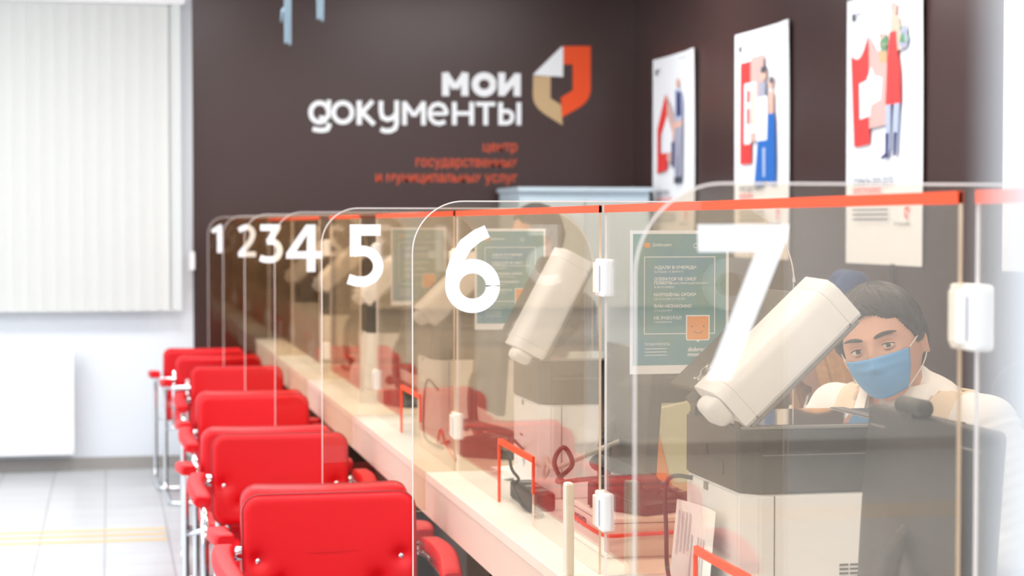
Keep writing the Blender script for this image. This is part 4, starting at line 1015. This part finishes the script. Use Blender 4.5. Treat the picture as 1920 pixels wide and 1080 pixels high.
# ================================================================ office chairs
def office_chair(loc, rz, mat, label, top):
    t = thing('office_chair', loc, label, 'chair', None, rz)
    bm = slab(0.44, 0.62, 0.09, 0.09, 0.035, lambda x, y, z: (x, y - 0.05 * (x / 0.22) ** 2 + 0.03 * math.cos(z * 5), z)); link('backrest', xf(bm, Matrix.Translation((0, 0.25, top - 0.31)) @ Matrix.Rotation(math.radians(-7), 4, 'X')), mat, t, smooth=True)
    bm = slab(0.48, 0.46, 0.09, 0.1, 0.035); link('seat', xf(bm, Matrix.Translation((0, 0, 0.46)) @ Matrix.Rotation(PI / 2, 4, 'X')), mat, t, smooth=True)
    for s in (-1, 1):
        bm = bmesh.new(); tube(bm, fillet([(s * 0.22, 0.1, 0.42), (s * 0.29, 0.1, 0.45), (s * 0.29, 0.1, 0.66), (s * 0.29, -0.14, 0.66)], 0.05), 0.016, 10); link('armrest', bm, M['black'], t, smooth=True)
    bm = bmesh.new(); tube(bm, [(0, 0, 0.06), (0, 0, 0.42)], 0.028, 14); link('column', bm, M['chrome'], t, smooth=True)
    bm = bmesh.new(); tube(bm, [(0, 0.1, 0.40), (0, 0.31, 0.45), (0, 0.32, 0.8)], 0.02, 10); link('back_bar', bm, M['black'], t, smooth=True)
    for k in range(5):
        a = k * 2 * PI / 5 + 0.3
        l = bmesh.new(); tube(l, [(0, 0, 0.10), (0.29 * math.cos(a), 0.29 * math.sin(a), 0.07)], [0.024, 0.015], 8); lg = link('base_leg', l, M['black'], t, smooth=True)
        l = bmesh.new(); c_ = Vector((0.29 * math.cos(a), 0.29 * math.sin(a), 0.028)); s_ = Vector((-math.sin(a), math.cos(a), 0)) * 0.02; tube(l, [c_ - s_, c_ + s_], 0.028, 14); link('castor', l, M['black'], lg, smooth=True)
    return t

# ================================================================ people
def remesh(bm, name, voxel, mats, parent, smooth_it=6, shade=True):
    me = bpy.data.meshes.new('src'); bm.to_mesh(me); bm.free()
    o = bpy.data.objects.new('src', me); COL.objects.link(o)
    r = o.modifiers.new('r', 'REMESH'); r.mode = 'VOXEL'; r.voxel_size = voxel; r.use_smooth_shade = True
    s = o.modifiers.new('s', 'SMOOTH'); s.iterations = smooth_it; s.factor = 0.5
    dg = bpy.context.evaluated_depsgraph_get(); m2 = bpy.data.meshes.new_from_object(o.evaluated_get(dg))
    bpy.data.objects.remove(o); bpy.data.meshes.remove(me)
    m2.name = name; m2.materials.clear()
    for m in mats: m2.materials.append(m)
    for p in m2.polygons: p.use_smooth = True
    q = bpy.data.objects.new(name, m2); COL.objects.link(q)
    if parent: q.parent = parent
    return q
def capsule(bm, pts, rs, seg=16, flat=1.0):
    P = spline(pts, 12 * (len(pts) - 1)) if len(pts) > 2 else [Vector(pts[0]).lerp(Vector(pts[1]), k / 8) for k in range(9)]
    n = len(P); R = []
    for i in range(n):
        a = i / (n - 1) * (len(rs) - 1); j = min(int(a), len(rs) - 2); f = a - j; R.append(rs[j] * (1 - f) + rs[j + 1] * f)
    tube(bm, P, R, seg)
    for p, r in ((P[0], R[0]), (P[-1], R[-1])):
        bmesh.ops.create_uvsphere(bm, u_segments=16, v_segments=10, radius=r * 1.0, matrix=Matrix.Translation(p))
def ellipsoid(bm, c, r, rot=None):
    m = Matrix.Translation(c) @ (rot or Matrix.Identity(4)) @ Matrix.Diagonal((r[0], r[1], r[2], 1))
    bmesh.ops.create_uvsphere(bm, u_segments=28, v_segments=18, radius=1.0, matrix=m)
# head surface in head space: facing -Y, centre of skull at origin, eyes at z = 0
def G(x, z, cx, cz, sx, sz): return math.exp(-((x - cx) / sx) ** 2 - ((z - cz) / sz) ** 2)
def head_point(th, ph, k=1.0):
    """th: 0 front (-Y), positive to the head's left(+X); ph: latitude"""
    d = Vector((math.sin(th) * math.cos(ph), -math.cos(th) * math.cos(ph), math.sin(ph)))
    rx, ry, rz = 0.076, 0.096, 0.122
    rad = 1 / math.sqrt((d.x / rx) ** 2 + (d.y / ry) ** 2 + (d.z / rz) ** 2)
    p = d * rad
    if p.z > 0: p.z *= 0.86
    if p.z < -0.01:                                   # jaw narrows
        t = min(1, (-p.z - 0.01) / 0.105); p.x *= 1 - 0.22 * t ** 1.6
        if p.y > 0: p.y *= 1 - 0.35 * t
        else: p.y *= 1 + 0.02 * t
    if p.z > 0.03: p.x *= 1 + 0.06 * min(1, (p.z - 0.03) / 0.05)
    if d.y < 0:
        y = 0
        y -= 0.006 * (G(p.x, p.z, 0.031, 0.020, 0.022, 0.008) + G(p.x, p.z, -0.031, 0.020, 0.022, 0.008))   # brow ridge
        y += 0.010 * (G(p.x, p.z, 0.031, 0.0, 0.017, 0.012) + G(p.x, p.z, -0.031, 0.0, 0.017, 0.012))       # sockets
        y -= 0.012 * G(p.x, p.z, 0, -0.012, 0.009, 0.022) + 0.017 * G(p.x, p.z, 0, -0.036, 0.013, 0.013)    # nose
        y -= 0.004 * (G(p.x, p.z, 0.015, -0.040, 0.008, 0.008) + G(p.x, p.z, -0.015, -0.040, 0.008, 0.008))
        y -= 0.006 * G(p.x, p.z, 0, -0.066, 0.022, 0.012); y -= 0.007 * G(p.x, p.z, 0, -0.102, 0.022, 0.016)  # mouth, chin
        y -= 0.004 * (G(p.x, p.z, 0.044, -0.030, 0.018, 0.02) + G(p.x, p.z, -0.044, -0.030, 0.018, 0.02))   # cheeks
        p.y += y
    return p * k
def person(name, loc, rz, label, headpos, headrot, hair, mask=True, long_hair=False, standing=False, top='shirt', vest=True, hands=None, scale=1.0, hunch=0.0):
    """loc: floor point under the hips; headpos local position of eye-level skull centre"""
    t = thing(name, loc, label, 'person', None, rz)
    hp = Vector(headpos); HM = Matrix.Translation(hp) @ headrot
    bm = bmesh.new()
    nu, nv = 96, 64; rows = []
    for j in range(1, nv):
        ph = -PI / 2 + PI * j / nv
        rows.append([bm.verts.new(HM @ head_point(-PI + 2 * PI * i / nu, ph)) for i in range(nu)])
    for j in range(len(rows) - 1):
        for i in range(nu): bm.faces.new((rows[j][i], rows[j][(i + 1) % nu], rows[j + 1][(i + 1) % nu], rows[j + 1][i]))
    bm.faces.new(rows[0][::-1]); bm.faces.new(rows[-1])
    for s in (-1, 1):                                   # ears
        em_ = HM @ Matrix.Translation((s * 0.079, 0.012, -0.012)) @ Matrix.Rotation(s * 0.35, 4, 'Z')
        pts = [(0.004 * s, 0.006 + 0.016 * math.cos(a), 0.004 + 0.030 * math.sin(a)) for a in [q * PI / 5 for q in range(11)]]
        tube(bm, [em_ @ Vector(p) for p in pts], 0.0045, 8)
        ellipsoid(bm, em_ @ Vector((0, 0.004, 0.002)), (0.004, 0.016, 0.028), headrot)
    neck0 = HM @ Vector((0, 0.02, -0.06)); neck1 = Vector((0, hp.y + 0.06, hp.z - 0.19 + hunch * 0.8))
    sh_z = hp.z - 0.185 if not standing else hp.z - 0.22
    cy = hp.y + 0.085; sh_z += hunch
    capsule(bm, [neck0, neck1], [0.056, 0.064])
    hipz = 0.52 if not standing else 0.90
    ellipsoid(bm, (0, cy + 0.01, sh_z - 0.14), (0.155, 0.10, 0.20)); capsule(bm, [(0, cy, sh_z - 0.2), (0, 0.03, hipz)], [0.12, 0.14])
    capsule(bm, [(-0.165, cy, sh_z - 0.045), (0.165, cy, sh_z - 0.045)], [0.055, 0.055])
    if standing:
        for s in (-1, 1): capsule(bm, [(s * 0.09, 0.03, hipz), (s * 0.095, 0.0, 0.48), (s * 0.1, 0.03, 0.08)], [0.09, 0.06, 0.04]); capsule(bm, [(s * 0.1, 0.04, 0.045), (s * 0.105, -0.12, 0.035)], [0.04, 0.032])
    else:
        for s in (-1, 1): capsule(bm, [(s * 0.09, 0.02, hipz), (s * 0.11, -0.36, hipz + 0.02)], [0.085, 0.065]); capsule(bm, [(s * 0.11, -0.36, hipz), (s * 0.12, -0.32, 0.09)], [0.058, 0.038]); capsule(bm, [(s * 0.12, -0.28, 0.045), (s * 0.12, -0.46, 0.035)], [0.04, 0.03])
    hands = hands or [(-0.17, -0.35, 0.86), (0.17, -0.35, 0.86)]
    arms = []
    for s, h in zip((-1, 1), hands):
        h = Vector(h); a = Vector((s * 0.19, cy, sh_z - 0.05)); e = (a + h) / 2 + Vector((s * 0.06, 0.07, -0.11 if not standing else 0.0)); arms.append((a, e, h))
        capsule(bm, [a, e], [0.05, 0.04]); capsule(bm, [e, h], [0.038, 0.025])
        d = (h - e).normalized(); side = d.cross(Vector((0, 0, 1))).normalized(); up = side.cross(d)
        rot = Matrix((side, d, up)).transposed().to_4x4()
        ellipsoid(bm, h + d * 0.05, (0.040, 0.050, 0.015), rot)
        for f in range(4):
            o_ = (f - 1.5) * 0.019; Lf = (0.068, 0.078, 0.073, 0.058)[f]
            b0 = h + d * 0.085 + side * o_; capsule(bm, [b0, b0 + d * Lf * 0.5 - up * 0.006 + side * o_ * 0.1, b0 + d * Lf - up * 0.026 + side * o_ * 0.1], [0.0088, 0.008, 0.0065], 10)
        b0 = h + d * 0.03 - side * s * 0.032; capsule(bm, [b0, b0 + d * 0.028 - side * s * 0.026 - up * 0.006, b0 + d * 0.058 - side * s * 0.03 - up * 0.014], [0.012, 0.010, 0.008], 10)
    remesh(bm, 'body', 0.0042, [M['skin']], t, 3)
    # eyes
    for s in (-1, 1):
        c = HM @ Vector((s * 0.031, -0.079, 0.0))
        e = bmesh.new(); ellipsoid(e, c, (0.0125, 0.0105, 0.0078), headrot); eo = link('eye', e, M['eyew'], t, smooth=True)
        look = HM.inverted() @ (Matrix.Rotation(-rz, 4, 'Z') @ (Vector((0, 0, 1.5)) - Vector(loc))) - Vector((s * 0.031, -0.079, 0)) if mask else Vector((0, -1, 0))
        look.normalize(); look.x = max(-0.6, min(0.6, look.x))
        ic = Vector((s * 0.031 + look.x * 0.0085, -0.079 - 0.0092 * math.sqrt(max(0, 1 - look.x ** 2)), 0.0003))
        e = bmesh.new(); ellipsoid(e, HM @ ic, (0.0053, 0.0022, 0.0055), headrot); link('iris', e, M['iris'], eo, smooth=True)
        # lids and brow
        for (z0, amp, r, mat, nm) in ((0.0035, 0.0048, 0.0021, M['skin'], 'upper_lid'), (-0.003, -0.0042, 0.0018, M['skin'], 'lower_lid')):
            e = bmesh.new(); tube(e, [HM @ Vector((s * 0.031 + q * 0.0135, -0.0885 + 0.009 * q * q, z0 + amp * (1 - q * q) - (0.002 if amp > 0 else -0.002))) for q in [-1 + i / 6 for i in range(13)]], r, 8); link(nm, e, mat, eo, smooth=True)
        e = bmesh.new(); tube(e, [HM @ Vector((s * 0.031 + q * 0.0138, -0.0902 + 0.009 * q * q, 0.0046 + 0.0042 * (1 - q * q) - 0.003)) for q in [-1 + i / 6 for i in range(13)]], 0.0011, 6); link('lashes', e, M['hair'], eo, smooth=True)
        e = bmesh.new()
        bp = []
        for i in range(11):
            q = i / 10; x = s * (0.012 + 0.042 * q); z = 0.0205 + 0.006 * math.sin(q * PI * 0.75) - 0.002 * q
            th = math.atan2(x, 0.09); best = head_point(th, math.asin(max(-1, min(1, z / 0.1))))
            bp.append(HM @ Vector((x, best.y - 0.0005, z)))
        tube(e, bp, [0.0016, 0.003, 0.0036, 0.0038, 0.0038, 0.0036, 0.0034, 0.003, 0.0025, 0.0018, 0.001], 8); link('eyebrow', e, M['hair'] if not long_hair else M['hairgold'], t, smooth=True)
    if not mask:
        e = bmesh.new(); ellipsoid(e, HM @ Vector((0, -0.098, -0.066)), (0.022, 0.008, 0.007), headrot); link('lips', e, M['lip'], t, smooth=True)
    # hair shell
    hb = bmesh.new(); nu2, nv2 = 120, 60; grid = {}
    for j in range(nv2 + 1):
        ph = -0.75 + (PI / 2 - 0.01 + 0.75) * j / nv2
        for i in range(nu2):
            th = -PI + 2 * PI * i / nu2; p = head_point(th, ph)
            a = abs(th)
            # hairline: lower limit by longitude
            if a < 0.75: lim = 0.80 - 0.14 * a + 0.03 * math.sin(th * 9) - 0.06 * math.sin(th * 2.0)
            elif a < 1.25: lim = 0.66 - (a - 0.75) * 1.4
            elif a < 1.62: lim = -0.12
            else: lim = -0.12 - (a - 1.62) * 0.75
            inside = ph - lim
            if inside < -0.03: continue
            th_ = min(1, max(0, (inside + 0.03) / 0.22)); lift = 0.002 + 0.013 * th_ ** 0.6 + 0.006 * th_ * min(1, max(0, p.z / 0.06))
            nz = noise.noise(Vector((th * 9, ph * 3, 1))) * 0.005 * th_
            q = p + p.normalized() * (lift + nz)
            grid[(i, j)] = (hb.verts.new(HM @ q), hb.verts.new(HM @ (p * 0.97)))
    for j in range(nv2):
        for i in range(nu2):
            ks = [(i, j), ((i + 1) % nu2, j), ((i + 1) % nu2, j + 1), (i, j + 1)]
            if all(k in grid for k in ks):
                hb.faces.new([grid[k][0] for k in ks]); hb.faces.new([grid[k][1] for k in reversed(ks)])
    top_ = [grid[(i, nv2)][0] for i in range(nu2)]; hb.faces.new(top_)
    edges = [e for e in hb.edges if len(e.link_faces) == 1]
    inv = {}
    for a, b in grid.values(): inv[a] = b
    for e in edges:
        a, b = e.verts
        if a in inv and b in inv:
            try: hb.faces.new((a, b, inv[b], inv[a]))
            except ValueError: pass
    hb_o = link('hair', hb, hair, t, smooth=True)
    if mask is True or mask == 'short':
        # locks of fringe
        lk = bmesh.new()
        for q in range(110):
            th = -1.5 + 3.0 * random.random(); ph = 0.95 + random.random() * 0.35
            sw = 0.32 + 0.1 * random.random()
            p0 = head_point(th, ph) * 1.13; p1 = head_point(th + sw * 0.5, ph - 0.10) * 1.155; p2 = head_point(th + sw, ph - 0.22 - 0.06 * random.random()) * 1.10
            tube(lk, [HM @ v for v in spline([p0, p1, p2], 8)], [0.004, 0.005, 0.005, 0.0045, 0.004, 0.0035, 0.0025, 0.0015, 0.0008][:len(spline([p0, p1, p2], 8))], 5)
        link('hair_locks', lk, hair, hb_o, smooth=True)
    if long_hair:
        lk = bmesh.new()
        for q in range(90):
            a = 0.95 + (2 * PI - 1.9) * random.random(); r = 0.085 + 0.012 * random.random()
            p0 = Vector((math.sin(a) * 0.075, -math.cos(a) * 0.095, 0.05)); p1 = Vector((math.sin(a) * r, -math.cos(a) * r * 1.15, -0.05))
            p2 = Vector((math.sin(a) * r * 1.15, -math.cos(a) * r * 1.1 - 0.0, -0.17)); p3 = Vector((math.sin(a) * r * 1.2, -math.cos(a) * r * 0.9, -0.30 - 0.06 * random.random()))
            tube(lk, [HM @ v for v in spline([p0, p1, p2, p3], 15)], [0.009] * 5 + [0.010] * 6 + [0.009, 0.008, 0.006, 0.004, 0.002], 6)
        link('hair_locks', lk, hair, hb_o, smooth=True)
    # clothes
    cb = bmesh.new()
    ellipsoid(cb, (0, cy + 0.01, sh_z - 0.14), (0.172, 0.118, 0.205)); capsule(cb, [(0, cy, sh_z - 0.2), (0, 0.03, hipz)], [0.14, 0.155])
    capsule(cb, [(-0.165, cy, sh_z - 0.045), (0.165, cy, sh_z - 0.045)], [0.068, 0.068]); capsule(cb, [(0, cy - 0.01, sh_z - 0.03), (0, cy - 0.015, sh_z + 0.012)], [0.085, 0.070])
    for a, e, h in arms: capsule(cb, [a, e], [0.072, 0.058]); capsule(cb, [e, e.lerp(h, 0.95)], [0.056, 0.037])
    sh = remesh(cb, 'shirt', 0.008, [M[top]], t, 5)
    for v in sh.data.vertices:
        c = v.co; n_ = v.normal
        amp = 0.005
        for a, e, h in arms:
            dd = (e - a).normalized(); l = (c - a).dot(dd)
            if (c - (a + dd * l)).length < 0.09 and -0.02 < l < 0.25: v.co = v.co + n_ * 0.0035 * math.sin(l * 260 + 3 * c.x * 20)
        v.co = v.co + n_ * noise.noise(c * 14) * amp
    # collar
    cl = bmesh.new(); ctr = neck1 + Vector((0, -0.012, 0.035)); ring_ = []
    for i in range(33):
        a = -PI * 0.93 + 2 * PI * 0.93 * i / 32; lx = math.sin(a); ly = math.cos(a)
        bot = ctr + Vector((0.074 * lx, 0.074 * ly, -0.012 - 0.02 * (1 - ly) / 2)); tp = ctr + Vector((0.068 * lx, 0.066 * ly - 0.002, 0.032 - 0.022 * (1 - ly) / 2)); fl = ctr + Vector((0.093 * lx, 0.09 * ly, -0.012 - 0.045 * (1 - ly) / 2))
        ring_.append([cl.verts.new(v) for v in (bot, tp, tp + Vector((0.004 * lx, 0.004 * ly, 0)), fl)])
    for i in range(32):
        for j in range(3): cl.faces.new((ring_[i][j], ring_[i + 1][j], ring_[i + 1][j + 1], ring_[i][j + 1]))
    link('collar', cl, M[top], sh, smooth=True)
    if vest:
        vb = bmesh.new(); ellipsoid(vb, (0, cy + 0.01, sh_z - 0.145), (0.180, 0.128, 0.205)); capsule(vb, [(0, cy, sh_z - 0.2), (0, 0.03, hipz)], [0.152, 0.165]); capsule(vb, [(-0.115, cy + 0.004, sh_z - 0.045), (0.115, cy + 0.004, sh_z - 0.045)], [0.076, 0.076])
        v_ = remesh(vb, 'vest', 0.008, [M['vest']], t, 5)
        b2 = bmesh.new(); b2.from_mesh(v_.data)      # open V neck
        dl = [f for f in b2.faces if (f.calc_center_median().y < cy and abs(f.calc_center_median().x) < 0.02 + 0.42 * max(0, f.calc_center_median().z - (sh_z - 0.17))) or (f.calc_center_median().z > sh_z + 0.022)]
        bmesh.ops.delete(b2, geom=dl, context='FACES'); b2.to_mesh(v_.data); b2.free()
        so_ = v_.modifiers.new('thick', 'SOLIDIFY'); so_.thickness = 0.004; so_.offset = 1
    tb = bmesh.new()
    if standing:
        for s in (-1, 1): capsule(tb, [(s * 0.09, 0.03, hipz), (s * 0.095, 0.0, 0.48), (s * 0.1, 0.03, 0.09)], [0.105, 0.075, 0.06])
    else:
        for s in (-1, 1): capsule(tb, [(s * 0.09, 0.02, hipz), (s * 0.11, -0.36, hipz + 0.02)], [0.102, 0.08]); capsule(tb, [(s * 0.11, -0.36, hipz), (s * 0.12, -0.32, 0.1)], [0.074, 0.055])
    ellipsoid(tb, (0, 0.03, hipz), (0.18, 0.15, 0.12)); remesh(tb, 'trousers', 0.012, [M['trouser']], t, 4)
    sb_ = bmesh.new()
    for s in (-1, 1):
        if standing: capsule(sb_, [(s * 0.1, 0.05, 0.05), (s * 0.105, -0.13, 0.04)], [0.05, 0.04])
        else: capsule(sb_, [(s * 0.12, -0.28, 0.05), (s * 0.12, -0.47, 0.04)], [0.05, 0.04])
    so2 = remesh(sb_, 'shoes', 0.009, [M['black']], t, 3)
    # mask
    if mask is True:
        mb = bmesh.new(); nx_, nz_ = 28, 18; g_ = []
        for j in range(nz_ + 1):
            v = j / nz_; row = []
            for i in range(nx_ + 1):
                u = -1 + 2 * i / nx_
                th = u * (0.84 - 0.06 * v); z = -0.018 - 0.080 * v - 0.004 * (1 - u * u) * v
                ph = math.asin(max(-0.98, z / 0.118)); p = head_point(th, ph)
                bulge = 0.006 + 0.010 * (1 - u * u) * math.sin(PI * min(1, v * 0.8 + 0.18)) + 0.0016 * math.sin(v * 26) * (1 - abs(u) ** 3)
                yfront = -0.108 + 0.060 * u * u if abs(u) < 0.9 else p.y
                q = Vector((p.x * 1.02 + (0.003 if u > 0 else -0.003) * abs(u), min(p.y, p.y * 0.5 + (-0.107 + 0.064 * abs(u) ** 1.8) * 0.5) - bulge * 0.6, p.z * 0.6 + z * 0.4))
                row.append(mb.verts.new(HM @ q))
            g_.append(row)
        for j in range(nz_):
            for i in range(nx_): mb.faces.new((g_[j][i], g_[j][i + 1], g_[j + 1][i + 1], g_[j + 1][i]))
        co = {k: g_[j][i].co.copy() for k, (j, i) in {'lt': (0, 0), 'lb': (nz_, 0), 'rt': (0, nx_), 'rb': (nz_, nx_)}.items()}
        mo = link('face_mask', mb, M['mask'], t, smooth=True); sm = mo.modifiers.new('t', 'SOLIDIFY'); sm.thickness = 0.0012
        for s, a, b in ((-1, 'lt', 'lb'), (1, 'rt', 'rb')):
            e = bmesh.new(); er = HM @ Vector((s * 0.084, 0.020, 0.012)); er2 = HM @ Vector((s * 0.081, 0.020, -0.026))
            m1 = HM @ Vector((s * 0.081, -0.02, 0.004)); m2 = HM @ Vector((s * 0.0705, -0.012, -0.058))
            tube(e, spline([co[a], m1, er, er2, m2, co[b]], 40), 0.0013, 6); link('ear_loop', e, M['string'], mo, smooth=True)
    return t
# masked man at counter seven
a_ = math.radians(63)
hx, hy, hz = 1.512, 3.60, 1.262
ci, si = math.cos(-a_), math.sin(-a_)
hl = Vector((0.0, -0.20, hz))
ox = hx - (hl.x * ci - hl.y * si); oy = hy - (hl.x * si + hl.y * ci)
man = person('person', (ox, oy, 0), -a_, 'person in blue face mask, white shirt and cream vest sitting behind the nearest printer', hl,
             Matrix.Rotation(math.radians(26), 4, 'Z') @ Matrix.Rotation(math.radians(-15), 4, 'Y') @ Matrix.Rotation(math.radians(4), 4, 'X'), M['hair'], hands=[(-0.16, -0.22, 0.87), (0.22, -0.22, 0.86)], hunch=0.07)
office_chair((ox + 0.10, oy + 0.04, 0), -a_ - 0.2, M['darkf'], 'dark office chair behind the masked man', 1.2)
# woman beyond
a2 = math.radians(80); hl2 = Vector((0.0, -0.07, 1.19)); hx2, hy2 = 1.83, 4.78
ci, si = math.cos(-a2), math.sin(-a2); ox2 = hx2 - (hl2.x * ci - hl2.y * si); oy2 = hy2 - (hl2.x * si + hl2.y * ci)
person('person', (ox2, oy2, 0), -a2, 'person in white blouse with long golden-brown hair, half hidden behind the raised printer lid', hl2,
       Matrix.Rotation(math.radians(14), 4, 'X'), M['hairgold'], mask=False, long_hair=True, vest=False, hands=[(-0.16, -0.28, 0.82), (0.16, -0.28, 0.82)])
office_chair((ox2 + 0.02, oy2, 0), -a2, M['darkf'], 'dark office chair under the woman with golden-brown hair', 0.98)
office_chair((2.04, 5.82, 0), -math.radians(108), M['bluef'], 'empty navy blue high-backed office chair behind the raised lid of the nearest printer', 1.355)
# standing colleague whose dark hair shows above the screens
person('person', (1.63, 7.1, 0), -math.radians(80), 'person standing far back, dark hair showing above the orange edge near number six', Vector((0, -0.05, 1.455)),
       Matrix.Identity(4), M['hair'], mask='short', standing=True, top='darkf', vest=False, hands=[(-0.24, -0.12, 0.78), (0.24, -0.12, 0.78)])
